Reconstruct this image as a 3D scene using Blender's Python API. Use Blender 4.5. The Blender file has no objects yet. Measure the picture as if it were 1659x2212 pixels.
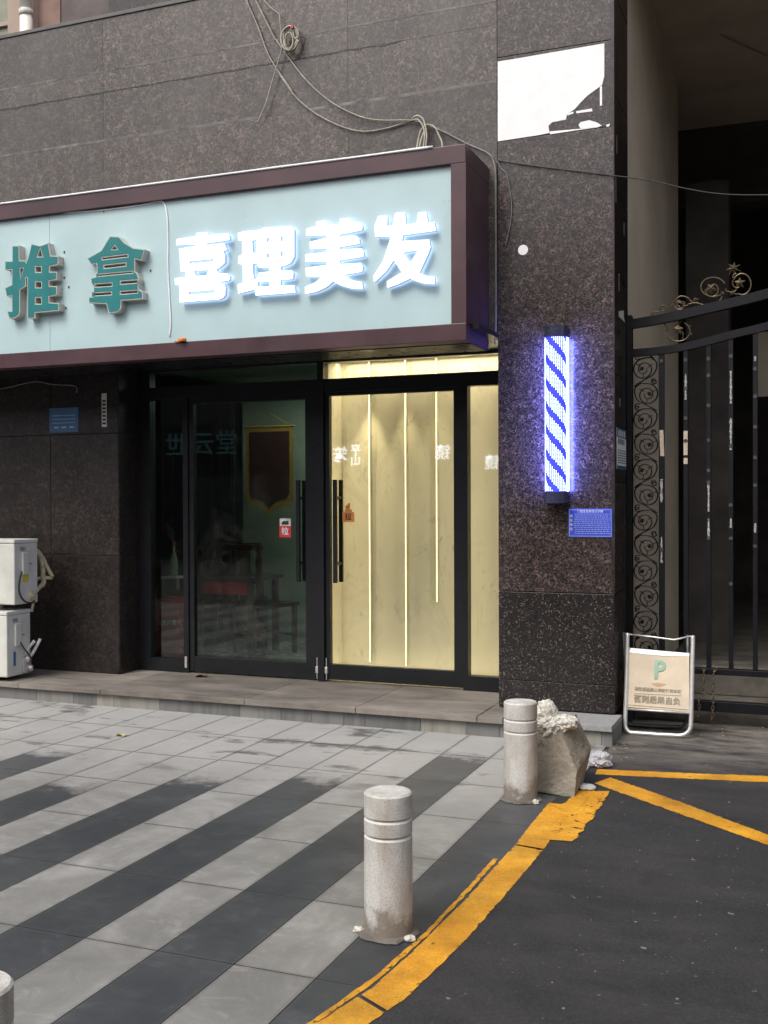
import bpy, bmesh, math, random
from mathutils import Vector, Matrix, noise
random.seed(7)
C = bpy.context.scene.collection
R = math.radians
# ------------------------------------------------------------------ camera geometry (measured from the photo's vanishing points)
FPX = 2324.3; CX, CY = 829.5, 1106.0
YAW, PIT, ROL = R(-21.578), R(-.548), R(-.206)
CAM = Vector((0, 0, 1.5))
fw = Vector((math.sin(YAW)*math.cos(PIT), math.cos(YAW)*math.cos(PIT), math.sin(PIT)))
r0 = Vector((math.cos(YAW), -math.sin(YAW), 0)); u0 = r0.cross(fw)
rt = r0*math.cos(ROL) + u0*math.sin(ROL); up = -r0*math.sin(ROL) + u0*math.cos(ROL)
def at(x, y, ax, v):
    "survey a point: the photo direction (x, y) met with the plane axis ax = v"
    d = fw*FPX + rt*(x-CX) - up*(y-CY)
    return CAM + d*((v-CAM[ax])/d[ax])
K = 1.5624
def zz(off, s, p): return ((off[0]+p[0]/s)/K, (off[1]+p[1]/s)/K)

# ------------------------------------------------------------------ helpers
def tag(o, label=None, cat=None, group=None, kind=None):
    if label: o['label'] = label
    if cat: o['category'] = cat
    if group: o['group'] = group
    if kind: o['kind'] = kind
    return o
def thing(name, loc, label, cat, group=None):
    o = bpy.data.objects.new(name, None); C.objects.link(o); o.location = loc
    o.empty_display_size = .05
    return tag(o, label, cat, group)
def link(name, me, mat, parent=None, smooth=False):
    o = bpy.data.objects.new(name, me); C.objects.link(o)
    if mat is not None:
        me.materials.clear()
        for m in (mat if isinstance(mat, (list, tuple)) else [mat]): me.materials.append(m)
    if smooth:
        for p in me.polygons: p.use_smooth = True
    if parent is not None:
        o.parent = parent
        l = Vector((0, 0, 0)); q = parent
        if parent.type == 'EMPTY': l = q.location.copy()
        o.location = (0, 0, 0)
        o.matrix_parent_inverse = Matrix.Translation(-l)
        # parents that are meshes sit at their own root's origin
    return o
class MB:
    def __init__(s): s.bm = bmesh.new()
    def box(s, a, b, bev=0, rz=0, piv=None, mi=0):
        x0, x1 = sorted((a[0], b[0])); y0, y1 = sorted((a[1], b[1])); z0, z1 = sorted((a[2], b[2]))
        t = bmesh.ops.create_cube(s.bm, size=1)['verts']
        for v in t: v.co = Vector((x0+(v.co.x+.5)*(x1-x0), y0+(v.co.y+.5)*(y1-y0), z0+(v.co.z+.5)*(z1-z0)))
        if bev:
            es = list({e for v in t for e in v.link_edges})
            r = bmesh.ops.bevel(s.bm, geom=es, offset=bev, segments=2, affect='EDGES', profile=.5)
            t = list({v for f in r['faces'] for v in f.verts} | {v for v in t if v.is_valid})
        if rz:
            M = Matrix.Rotation(rz, 4, 'Z'); p = Vector(piv) if piv else Vector(((x0+x1)/2, (y0+y1)/2, 0))
            for v in t: v.co = M @ (v.co-p) + p
        for f in {f for v in t for f in v.link_faces}: f.material_index = mi
        return t
    def quad(s, pts, mi=0):
        f = s.bm.faces.new([s.bm.verts.new(p) for p in pts]); f.material_index = mi; return f
    def bar(s, a, b, w, h=None, upv=(0, 0, 1)):
        a = Vector(a); b = Vector(b); d = (b-a); L = d.length; d.normalize(); h = h or w
        sx = d.cross(Vector(upv))
        if sx.length < 1e-3: sx = d.cross(Vector((1, 0, 0)))
        sx.normalize(); sy = sx.cross(d).normalized()
        vs = []
        for p in (a, b):
            for i, j in ((-1, -1), (1, -1), (1, 1), (-1, 1)): vs.append(s.bm.verts.new(p+sx*i*w/2+sy*j*h/2))
        for q in ((0, 1, 2, 3), (7, 6, 5, 4), (0, 4, 5, 1), (1, 5, 6, 2), (2, 6, 7, 3), (3, 7, 4, 0)): s.bm.faces.new([vs[i] for i in q])
    def tube(s, pts, r, n=8, closed=False, cap=True):
        pts = [Vector(p) for p in pts]; rings = []; N = len(pts); prev = None
        for i, p in enumerate(pts):
            if closed: t = pts[(i+1) % N]-pts[i-1]
            else: t = pts[min(i+1, N-1)]-pts[max(i-1, 0)]
            t.normalize()
            if prev is None:
                a = t.cross(Vector((0, 0, 1)))
                if a.length < .1: a = t.cross(Vector((1, 0, 0)))
            else: a = prev - t*prev.dot(t)
            a.normalize(); prev = a; b = t.cross(a); rr = r[i] if isinstance(r, (list, tuple)) else r
            rings.append([s.bm.verts.new(p+(a*math.cos(k*2*math.pi/n)+b*math.sin(k*2*math.pi/n))*rr) for k in range(n)])
        for i in range(N if closed else N-1):
            A = rings[i]; B = rings[(i+1) % N]
            for k in range(n): s.bm.faces.new((A[k], A[(k+1) % n], B[(k+1) % n], B[k]))
        if cap and not closed:
            s.bm.faces.new(rings[0][::-1]); s.bm.faces.new(rings[-1])
    def lathe(s, prof, c, n=48):
        c = Vector(c); rings = []
        for r, z in prof:
            if r < 1e-5: rings.append([s.bm.verts.new(c+Vector((0, 0, z)))])
            else: rings.append([s.bm.verts.new(c+Vector((r*math.cos(k*2*math.pi/n), r*math.sin(k*2*math.pi/n), z))) for k in range(n)])
        for A, B in zip(rings, rings[1:]):
            for k in range(n):
                q = [A[k % len(A)], A[(k+1) % len(A)], B[(k+1) % len(B)], B[k % len(B)]]
                q = list(dict.fromkeys(q))
                if len(q) > 2:
                    try: s.bm.faces.new(q)
                    except ValueError: pass
    def done(s, name, mat, parent=None, smooth=False):
        bmesh.ops.recalc_face_normals(s.bm, faces=s.bm.faces)
        me = bpy.data.meshes.new(name); s.bm.to_mesh(me); s.bm.free()
        return link(name, me, mat, parent, smooth)
def smooth_path(pts, n=6):
    P = [Vector(p) for p in pts]; out = []
    for i in range(len(P)-1):
        a = P[max(i-1, 0)]; b = P[i]; c = P[i+1]; d = P[min(i+2, len(P)-1)]
        for k in range(n):
            t = k/n
            out.append(.5*((2*b)+(c-a)*t+(2*a-5*b+4*c-d)*t*t+(3*b-a-3*c+d)*t**3))
    out.append(P[-1]); return out
def copy_tree(o, parent=None):
    c = o.copy(); C.objects.link(c)
    if parent is not None: c.parent = parent
    for ch in [x for x in bpy.data.objects if x.parent == o]: copy_tree(ch, c)
    return c
def inset(P, d):
    "move a closed outline inward (d > 0) for a counter-clockwise loop"
    out = []; n = len(P)
    for k in range(n):
        a, b, c = Vector(P[k-1]), Vector(P[k]), Vector(P[(k+1) % n])
        e1 = b-a; e2 = c-b
        if e1.length < 1e-7 or e2.length < 1e-7: out.append(tuple(b)); continue
        e1.normalize(); e2.normalize(); n1 = Vector((-e1.y, e1.x)); n2 = Vector((-e2.y, e2.x)); m = n1+n2
        L_ = m.length
        m = n1 if L_ < .3 else m*(2/(L_*L_))
        if m.length > 1.8: m = m.normalized()*1.8
        out.append(tuple(b+m*d))
    return out
def curve_mesh(splines, extrude, offset=0.0):
    "2-D outlines (first one solid, the rest holes) to an extruded mesh in the xy plane"
    from mathutils.geometry import delaunay_2d_cdt
    def area(P): return sum(a[0]*b[1]-b[0]*a[1] for a, b in zip(P, P[1:]+P[:1]))
    loops = []
    for i, sp in enumerate(splines):
        sp = [p for k, p in enumerate(sp) if (Vector(p)-Vector(sp[k-1])).length > 1e-6]
        if (area(sp) > 0) != (i == 0): sp = sp[::-1]
        loops.append(inset(sp, -offset) if offset else list(sp))
    vs, es = [], []
    for lp in loops:
        b = len(vs); vs += [Vector(p) for p in lp]; es += [(b+k, b+(k+1) % len(lp)) for k in range(len(lp))]
    ov, oe, of, *_ = delaunay_2d_cdt(vs, es, [], 0, 1e-6)
    def inside(p):
        c = False
        for lp in loops:
            for (x0, y0), (x1, y1) in zip(lp, lp[1:]+lp[:1]):
                if (y0 > p[1]) != (y1 > p[1]) and p[0] < (x1-x0)*(p[1]-y0)/(y1-y0)+x0: c = not c
        return c
    bm = bmesh.new(); F = [bm.verts.new((v.x, v.y, extrude)) for v in ov]; B = [bm.verts.new((v.x, v.y, -extrude)) for v in ov]; used = {}
    for f in of:
        cc = sum((ov[k] for k in f), Vector((0, 0)))/len(f)
        if not inside(cc): continue
        bm.faces.new([F[k] for k in f]); bm.faces.new([B[k] for k in reversed(f)])
        for a, b in zip(f, f[1:]+f[:1]):
            if (b, a) in used: del used[(b, a)]
            else: used[(a, b)] = 1
    for a, b in used: bm.faces.new((F[a], B[a], B[b], F[b]))
    bmesh.ops.delete(bm, geom=[v for v in bm.verts if not v.link_faces], context='VERTS')
    bmesh.ops.recalc_face_normals(bm, faces=bm.faces)
    me = bpy.data.meshes.new('outline'); bm.to_mesh(me); bm.free(); return me
def text_mesh(body, size, extrude=0.0, offset=0.0, shear=0, align='CENTER', spacing=1.0):
    cu = bpy.data.curves.new('lettering', 'FONT'); cu.body = body; cu.size = size; cu.extrude = extrude; cu.offset = offset
    cu.align_x = align; cu.align_y = 'CENTER'; cu.shear = shear; cu.resolution_u = 3; cu.space_character = spacing
    ob = bpy.data.objects.new('tmp_text', cu); C.objects.link(ob)
    dg = bpy.context.evaluated_depsgraph_get(); me = bpy.data.meshes.new_from_object(ob.evaluated_get(dg))
    bpy.data.objects.remove(ob); bpy.data.curves.remove(cu); return me
FRONT = Matrix(((1, 0, 0, 0), (0, 0, -1, 0), (0, 1, 0, 0), (0, 0, 0, 1)))     # xy plane -> xz plane, facing -Y
BACK = Matrix(((-1, 0, 0, 0), (0, 0, 1, 0), (0, 1, 0, 0), (0, 0, 0, 1)))      # facing +Y
SIDE = Matrix(((0, 0, 1, 0), (1, 0, 0, 0), (0, 1, 0, 0), (0, 0, 0, 1)))       # facing +X
def put_text(name, body, size, loc, mat, parent, M=FRONT, extrude=.0006, offset=0.0, sx=1.0, spacing=1.0, extra=None):
    me = text_mesh(body, size, extrude, offset, spacing=spacing)
    T = Matrix.Translation(Vector(loc)) @ (extra or Matrix.Identity(4)) @ M @ Matrix.Diagonal((sx, 1, 1, 1))
    me.transform(T); return link(name, me, mat, parent)

# ------------------------------------------------------------------ materials
def nodes(name):
    m = bpy.data.materials.new(name); m.use_nodes = True; nt = m.node_tree
    return m, nt, nt.nodes['Principled BSDF']
def N(nt, t, **kw):
    n = nt.nodes.new(t)
    for k, v in kw.items(): setattr(n, k, v)
    return n
def pos(nt, scale=(1, 1, 1)):
    g = N(nt, 'ShaderNodeNewGeometry'); mp = N(nt, 'ShaderNodeMapping'); mp.inputs['Scale'].default_value = scale
    nt.links.new(g.outputs['Position'], mp.inputs['Vector']); return mp.outputs[0]
def noise_tex(nt, scale, detail=4, rough=.6, vec=None, dist=0):
    n = N(nt, 'ShaderNodeTexNoise'); n.inputs['Scale'].default_value = scale; n.inputs['Detail'].default_value = detail
    n.inputs['Roughness'].default_value = rough; n.inputs['Distortion'].default_value = dist
    nt.links.new(vec if vec else pos(nt), n.inputs['Vector']); return n.outputs['Fac']
def ramp(nt, fac, stops, interp='LINEAR'):
    r = N(nt, 'ShaderNodeValToRGB'); r.color_ramp.interpolation = interp
    e = r.color_ramp.elements
    while len(e) > 1: e.remove(e[-1])
    e[0].position = stops[0][0]; e[0].color = c4(stops[0][1])
    for p, c in stops[1:]: x = e.new(p); x.color = c4(c)
    nt.links.new(fac, r.inputs[0]); return r.outputs[0]
def c4(c):
    if isinstance(c, (int, float)): c = (c, c, c)
    return (c[0], c[1], c[2], 1)
def mix(nt, fac, a, b, mode='MIX'):
    m = N(nt, 'ShaderNodeMix', data_type='RGBA', blend_type=mode)
    for s, v in (('Factor', fac), ('A', a), ('B', b)):
        i = [k for k in m.inputs if k.name == s and (k.type == ('VALUE' if s == 'Factor' else 'RGBA'))][0]
        if isinstance(v, bpy.types.NodeSocket): nt.links.new(v, i)
        elif s == 'Factor': i.default_value = v
        else: i.default_value = c4(v)
    return [o for o in m.outputs if o.type == 'RGBA'][0]
def math_n(nt, op, a, b=None, c=None, clamp=False):
    m = N(nt, 'ShaderNodeMath', operation=op, use_clamp=clamp)
    for i, v in enumerate((a, b, c)):
        if v is None: continue
        if isinstance(v, bpy.types.NodeSocket): nt.links.new(v, m.inputs[i])
        else: m.inputs[i].default_value = v
    return m.outputs[0]
def bump(nt, bsdf, h, strength=.3, dist=.01):
    b = N(nt, 'ShaderNodeBump'); b.inputs['Strength'].default_value = strength; b.inputs['Distance'].default_value = dist
    nt.links.new(h, b.inputs['Height']); nt.links.new(b.outputs[0], bsdf.inputs['Normal'])
def plain(name, col, rough=.5, metal=0, var=.12, scale=9, spec=.5, bmp=0, coat=0, bscale=120):
    m, nt, b = nodes(name)
    f = noise_tex(nt, scale, 6)
    d = tuple(c*(1-var*1.6) for c in col); l = tuple(min(1, c*(1+var)) for c in col)
    nt.links.new(ramp(nt, f, [(.3, d), (.7, l)]), b.inputs['Base Color'])
    f2 = noise_tex(nt, scale*3.7, 3)
    nt.links.new(math_n(nt, 'MULTIPLY_ADD', f2, .25, rough-.12, clamp=True), b.inputs['Roughness'])
    b.inputs['Metallic'].default_value = metal; b.inputs['Specular IOR Level'].default_value = spec
    b.inputs['Coat Weight'].default_value = coat
    if bmp: bump(nt, b, noise_tex(nt, bscale, 4), bmp, .004)
    return m
def emit(name, col, strength, base=None):
    m, nt, b = nodes(name)
    b.inputs['Base Color'].default_value = c4(base or col); b.inputs['Emission Color'].default_value = c4(col)
    b.inputs['Emission Strength'].default_value = strength; return m

def granite(name, dark, mid, fleck, scale=1.0, rough=.2, amount=.5, dust=0.0, dustcol=(.3, .28, .27), contrast=.5):
    m, nt, b = nodes(name)
    v = N(nt, 'ShaderNodeTexVoronoi'); v.inputs['Scale'].default_value = 95*scale; v.inputs['Randomness'].default_value = 1
    dn = N(nt, 'ShaderNodeTexNoise'); dn.inputs['Scale'].default_value = 55*scale; dn.inputs['Detail'].default_value = 3
    p = pos(nt); nt.links.new(p, dn.inputs['Vector'])
    vm = N(nt, 'ShaderNodeVectorMath', operation='MULTIPLY_ADD'); nt.links.new(dn.outputs['Color'], vm.inputs[0])
    vm.inputs[1].default_value = (.03/scale,)*3; nt.links.new(p, vm.inputs[2]); nt.links.new(vm.outputs[0], v.inputs['Vector'])
    sep = N(nt, 'ShaderNodeSeparateColor'); nt.links.new(v.outputs['Color'], sep.inputs[0])
    base = ramp(nt, sep.outputs[0], [(0, dark), (.45, tuple(c*1.3 for c in dark)), (.6, mid), (1, tuple(c*1.5 for c in mid))])
    big = ramp(nt, noise_tex(nt, 20*scale, 5, .75), [(.5-.12, 0), (.5+.1, 1)])
    flk = math_n(nt, 'MULTIPLY', math_n(nt, 'GREATER_THAN', sep.outputs[1], 1-amount), 1.0)
    sb = N(nt, 'ShaderNodeSeparateColor'); nt.links.new(big, sb.inputs[0])
    fk = math_n(nt, 'MULTIPLY', flk, math_n(nt, 'MULTIPLY_ADD', sb.outputs[0], .85, .15))
    col = mix(nt, fk, base, fleck)
    col = mix(nt, math_n(nt, 'MULTIPLY_ADD', sb.outputs[0], -contrast, contrast, clamp=True), col, dark)
    g = N(nt, 'ShaderNodeNewGeometry')
    tone = math_n(nt, 'MULTIPLY_ADD', g.outputs['Random Per Island'], .5, .75)
    tn = N(nt, 'ShaderNodeCombineColor')
    for i in range(3): nt.links.new(tone, tn.inputs[i])
    col = mix(nt, 1.0, col, tn.outputs[0], 'MULTIPLY')
    if dust:
        st = noise_tex(nt, 1.6, 6, .6, pos(nt, (1.6, 1.6, .35)))
        st2 = ramp(nt, st, [(.35, 0), (.75, 1)]); ss = N(nt, 'ShaderNodeSeparateColor'); nt.links.new(st2, ss.inputs[0])
        col = mix(nt, math_n(nt, 'MULTIPLY_ADD', ss.outputs[0], dust, dust*.45), col, dustcol)
    nt.links.new(col, b.inputs['Base Color'])
    rn = noise_tex(nt, 3, 5)
    nt.links.new(math_n(nt, 'MULTIPLY_ADD', rn, .22, rough-.08, clamp=True), b.inputs['Roughness'])
    bump(nt, b, noise_tex(nt, 2.2, 2), .035, .05)
    return m
M = {}
M['granite_up'] = granite('upper wall granite', (.014, .0115, .010), (.056, .043, .036), (.17, .122, .098), 1.0, .24, .36, .34, (.125, .110, .099), .5)
M['granite'] = granite('pillar granite', (.008, .0065, .006), (.045, .031, .027), (.15, .10, .085), 1.2, .2, .28, .10, (.12, .11, .11), .55)
M['granite_lo'] = granite('pillar foot granite', (.006, .005, .005), (.017, .0125, .0115), (.15, .125, .11), 1.5, .2, .10, .03, (.2, .19, .18), .45)
M['granite_left'] = granite('recess wall granite', (.007, .0055, .005), (.022, .0155, .013), (.05, .032, .027), .7, .35, .25, .05, (.06, .052, .048), .6)  # base darkened to carry the shade of the sign on the recess wall
M['grout'] = plain('pale grout', (.15, .14, .135), .85)
M['grout_dark'] = plain('dark grout', (.03, .028, .026), .9)
M['black_alu'] = plain('black powder coated aluminium', (.012, .0125, .0145), .32, 0, .15, 6, .35)
M['maroon'] = plain('maroon metal cladding', (.068, .031, .037), .36, 0, .22, 2.2, .5)
M['soffit'] = plain('black soffit sheet', (.006, .006, .007), .3, 0, .2, 3, .4)
M['interior_dark'] = plain('dark interior wood', (.018, .012, .010), .5)
M['green_wall'] = plain('pale green interior wall', (.47, .52, .45), .7, 0, .05)
M['white_steel'] = plain('white painted steel', (.58, .58, .52), .42, 0, .11, 4)
M['steel'] = plain('brushed stainless steel', (.66, .64, .61), .42, .75, .08, 30)
M['dull_steel'] = plain('dull dark steel', (.09, .09, .09), .45, .6, .2, 30)
M['iron'] = plain('black painted iron', (.006, .006, .008), .45, 0, .2, 14, .28)
M['iron_worn'] = plain('worn iron disc', (.05, .048, .048), .5, 0, .4, 90)
M['bronze'] = plain('tarnished gilt iron', (.13, .10, .062), .42, .7, .3, 60)
M['chain'] = plain('rusty chain steel', (.22, .16, .11), .45, .6, .35, 80)
M['cable'] = plain('beige plastic cable', (.32, .29, .24), .55, 0, .2, 20)
M['cable_grey'] = plain('grey plastic cable', (.20, .19, .18), .55, 0, .2, 20)
M['coil'] = plain('cream coiled cable', (.40, .37, .29), .5, 0, .25, 20)
M['black_cable'] = plain('black cable', (.02, .02, .02), .5)
M['foam'] = plain('yellowed pipe foam', (.46, .41, .27), .85, 0, .28, 30, .3, .3)
M['paper'] = plain('white paper', (.62, .60, .55), .8, 0, .2, 25)
M['flyer_rest'] = plain('dirty paper remains', (.36, .35, .34), .8, 0, .5, 60)
M['tape'] = plain('torn beige tape', (.5, .42, .33), .7, 0, .2, 30)
M['backing'] = plain('scuffed white backing', (.84, .81, .80), .55, 0, .045, 10)
M['white_plaster'] = plain('bare white backing plaster', (.88, .86, .855), .45, 0, .02, 8)
M['red_plastic'] = plain('red lacquered box', (.5, .018, .022), .4)
M['red'] = plain('red sticker', (.55, .035, .04), .5, 0, .05)
M['orange'] = plain('orange sticker', (.62, .22, .05), .5, 0, .05)
M['ink'] = plain('dark ink', (.02, .02, .02), .6, 0, .05)
M['white_ink'] = plain('white lettering', (.72, .74, .76), .5, 0, .05)
M['blue_plate'] = plain('blue enamel plate', (.035, .065, .42), .35, 0, .08, 6)
M['blue_plate_dull'] = plain('dull blue plate', (.045, .12, .22), .5, 0, .12, 6)
M['blue_ink'] = plain('pale blue lettering', (.34, .40, .75), .5)
M['wood'] = plain('dark red wood', (.035, .012, .008), .35, 0, .3, 12, .5)
M['gold'] = plain('gold fringe', (.38, .22, .04), .6, 0, .25, 50)
M['velvet'] = plain('dark maroon velvet', (.05, .010, .010), .8, 0, .2, 14)
M['tan_wall'] = plain('tan painted passage wall', (.66, .57, .45), .8, 0, .12, 1.3, .3)
M['passage_ceiling'] = plain('brown grey passage ceiling', (.5, .42, .35), .85, 0, .15, 1.2, .3)
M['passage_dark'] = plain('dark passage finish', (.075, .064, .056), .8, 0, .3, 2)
M['concrete_floor'] = plain('grey concrete', (.14, .125, .105), .8, 0, .3, 5, .3, .3)
M['beige'] = plain('beige render', (.38, .29, .24), .85, 0, .1, 3)
M['pink'] = plain('pinkish brown render', (.25, .16, .13), .85, 0, .2, 4)
M['mauve'] = plain('mauve grey render', (.13, .105, .10), .8, 0, .2, 5)
M['pvc'] = plain('white drain pipe', (.85, .80, .72), .4, 0, .05, 6)
M['kerb_grey'] = plain('grey kerb granite', (.27, .27, .265), .75, 0, .12, 30, .3, .15)
M['leaf'] = plain('dry brown leaf', (.16, .08, .03), .7, 0, .3, 60)
M['yellow_scrap'] = plain('pale yellow scrap', (.55, .50, .20), .7, 0, .2, 40)
M['mortar'] = plain('crumbly white mortar', (.56, .53, .47), .9, 0, .25, 40, .2, .5)
M['facade_far'] = plain('grey plaster facade', (.10, .095, .09), .85, 0, .15, .8)
M['facade_dark'] = plain('dark shop facade', (.03, .028, .027), .6, 0, .3, 1.0)
M['roof_tile'] = plain('grey roof edge', (.06, .06, .06), .8)

def glass(name, tint=(.94, .97, .96), extra=0.0, film=None):
    m = bpy.data.materials.new(name); m.use_nodes = True; nt = m.node_tree; nt.nodes.clear()
    out = N(nt, 'ShaderNodeOutputMaterial'); tr = N(nt, 'ShaderNodeBsdfTransparent'); tr.inputs[0].default_value = c4(tint)
    gl = N(nt, 'ShaderNodeBsdfGlossy'); gl.inputs['Roughness'].default_value = .015
    fr = N(nt, 'ShaderNodeFresnel'); fr.inputs[0].default_value = 1.52
    f2 = math_n(nt, 'MULTIPLY_ADD', fr.outputs[0], 1.0, extra, clamp=True)
    mx = N(nt, 'ShaderNodeMixShader'); nt.links.new(f2, mx.inputs[0]); nt.links.new(tr.outputs[0], mx.inputs[1]); nt.links.new(gl.outputs[0], mx.inputs[2])
    last = mx.outputs[0]
    if film:      # grime smears on the pane
        df = N(nt, 'ShaderNodeBsdfDiffuse'); df.inputs[0].default_value = c4((.25, .24, .2))
        a = noise_tex(nt, 3.2, 9, .72, pos(nt, (1, 1, .7)), 1.2); s = ramp(nt, a, [(.52, 0), (.8, film)])
        sc = N(nt, 'ShaderNodeSeparateColor'); nt.links.new(s, sc.inputs[0])
        m2 = N(nt, 'ShaderNodeMixShader'); nt.links.new(sc.outputs[0], m2.inputs[0]); nt.links.new(last, m2.inputs[1]); nt.links.new(df.outputs[0], m2.inputs[2]); last = m2.outputs[0]
    nt.links.new(last, out.inputs[0]); return m
M['glass'] = glass('door glass', (.94, .94, .90), .0, .10)
M['glass_dim'] = glass('tinted door glass', (.80, .88, .83), .0, .10)

# cream marble wall with stains (behind the lit door)
def cream():
    m, nt, b = nodes('stained cream wall')
    base = ramp(nt, noise_tex(nt, 1.4, 5, .6, pos(nt, (1, 1, .5))), [(.3, (.64, .61, .48)), (.7, (.76, .73, .60))])
    sm = ramp(nt, noise_tex(nt, 9, 10, .8, pos(nt, (1, 1, .55)), .6), [(.56, 0), (.68, .8)])
    msk = ramp(nt, noise_tex(nt, 1.3, 2, .5, pos(nt, (1.2, 1, 1))), [(.42, 0), (.56, 1)])
    f = mix(nt, 1, sm, msk, 'MULTIPLY'); s = N(nt, 'ShaderNodeSeparateColor'); nt.links.new(f, s.inputs[0])
    col = mix(nt, s.outputs[0], base, (.13, .12, .09))
    drip = ramp(nt, noise_tex(nt, 26, 3, .7, pos(nt, (1, 1, .05))), [(.62, 0), (.70, .3)])
    d = mix(nt, 1, drip, msk, 'MULTIPLY'); s2 = N(nt, 'ShaderNodeSeparateColor'); nt.links.new(d, s2.inputs[0])
    col = mix(nt, s2.outputs[0], col, (.2, .18, .12))
    nt.links.new(col, b.inputs['Base Color']); b.inputs['Roughness'].default_value = .38
    return m
M['cream'] = cream()

def paver_mat():
    m, nt, b = nodes('striped granite pavers')
    dk = N(nt, 'ShaderNodeAttribute', attribute_name='dark'); ye = N(nt, 'ShaderNodeAttribute', attribute_name='yend'); tn = N(nt, 'ShaderNodeAttribute', attribute_name='tone')
    g = N(nt, 'ShaderNodeNewGeometry'); sp = N(nt, 'ShaderNodeSeparateXYZ'); nt.links.new(g.outputs['Position'], sp.inputs[0])
    nz = noise_tex(nt, 6, 6, .65)
    e = math_n(nt, 'SUBTRACT', ye.outputs['Fac'], sp.outputs['Y']); e = math_n(nt, 'ADD', e, math_n(nt, 'MULTIPLY_ADD', nz, .7, -.35))
    e = math_n(nt, 'MULTIPLY', e, 6.0, clamp=True)
    f = math_n(nt, 'MULTIPLY', e, dk.outputs['Fac'])
    light = ramp(nt, noise_tex(nt, 2.3, 8, .7, pos(nt, (1, .8, 1)), .5), [(.28, (.135, .132, .124)), (.5, (.195, .19, .178)), (.74, (.32, .313, .298))])
    dark = ramp(nt, noise_tex(nt, 3.1, 8, .7), [(.3, (.026, .029, .033)), (.55, (.040, .043, .047)), (.8, (.082, .085, .088))])
    col = mix(nt, f, light, dark)
    t = N(nt, 'ShaderNodeCombineColor')
    for i in range(3): nt.links.new(tn.outputs['Fac'], t.inputs[i])
    col = mix(nt, 1, col, t.outputs[0], 'MULTIPLY')
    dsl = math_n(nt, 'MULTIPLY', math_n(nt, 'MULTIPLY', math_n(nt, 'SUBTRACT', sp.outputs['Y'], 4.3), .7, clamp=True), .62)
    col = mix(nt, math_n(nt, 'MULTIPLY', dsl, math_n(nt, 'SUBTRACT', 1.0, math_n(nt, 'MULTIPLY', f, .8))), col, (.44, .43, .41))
    def edge(sock, o, w_):
        q = math_n(nt, 'FRACT', math_n(nt, 'DIVIDE', math_n(nt, 'SUBTRACT', sock, o), w_)); q = math_n(nt, 'ABSOLUTE', math_n(nt, 'SUBTRACT', q, .5))
        return math_n(nt, 'MULTIPLY', math_n(nt, 'SUBTRACT', .5, q), w_)
    ed = math_n(nt, 'MINIMUM', edge(sp.outputs['X'], -1.445, .2925), edge(sp.outputs['Y'], 5.455, .6))
    en = noise_tex(nt, 7, 8, .75)
    ef = math_n(nt, 'MULTIPLY', math_n(nt, 'SUBTRACT', math_n(nt, 'MULTIPLY', en, .034), ed), 55, clamp=True)
    col = mix(nt, math_n(nt, 'MULTIPLY', ef, .5), col, (.075, .072, .068))
    spot = ramp(nt, noise_tex(nt, 1.7, 7, .62, pos(nt, (1, 2.2, 1))), [(.56, 0), (.63, .8)])
    far = math_n(nt, 'MULTIPLY', math_n(nt, 'SUBTRACT', sp.outputs['Y'], 4.9), 1.6, clamp=True)
    ss = N(nt, 'ShaderNodeSeparateColor'); nt.links.new(spot, ss.inputs[0])
    col = mix(nt, math_n(nt, 'MULTIPLY', ss.outputs[0], math_n(nt, 'MULTIPLY_ADD', far, .9, .1)), col, (.06, .06, .058))
    spk = ramp(nt, noise_tex(nt, 260, 2, .5), [(.3, .86), (.7, 1.12)]); col = mix(nt, 1, col, spk, 'MULTIPLY')
    smr = ramp(nt, noise_tex(nt, 4.3, 9, .75, pos(nt, (1, 1.6, 1)), 1.0), [(.54, 0), (.74, .5)]); s3 = N(nt, 'ShaderNodeSeparateColor'); nt.links.new(smr, s3.inputs[0])
    col = mix(nt, math_n(nt, 'MULTIPLY', s3.outputs[0], math_n(nt, 'SUBTRACT', 1.0, math_n(nt, 'MULTIPLY', f, .86))), col, (.44, .43, .41))
    wh = N(nt, 'ShaderNodeTexVoronoi'); wh.inputs['Scale'].default_value = 3.3; nt.links.new(pos(nt), wh.inputs['Vector'])
    w = math_n(nt, 'LESS_THAN', wh.outputs['Distance'], .014); col = mix(nt, w, col, (.55, .55, .52))
    nt.links.new(col, b.inputs['Base Color'])
    nt.links.new(math_n(nt, 'MULTIPLY_ADD', nz, .3, .32), b.inputs['Roughness'])
    bump(nt, b, noise_tex(nt, 150, 4), .25, .003)
    return m
M['pavers'] = paver_mat()

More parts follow.
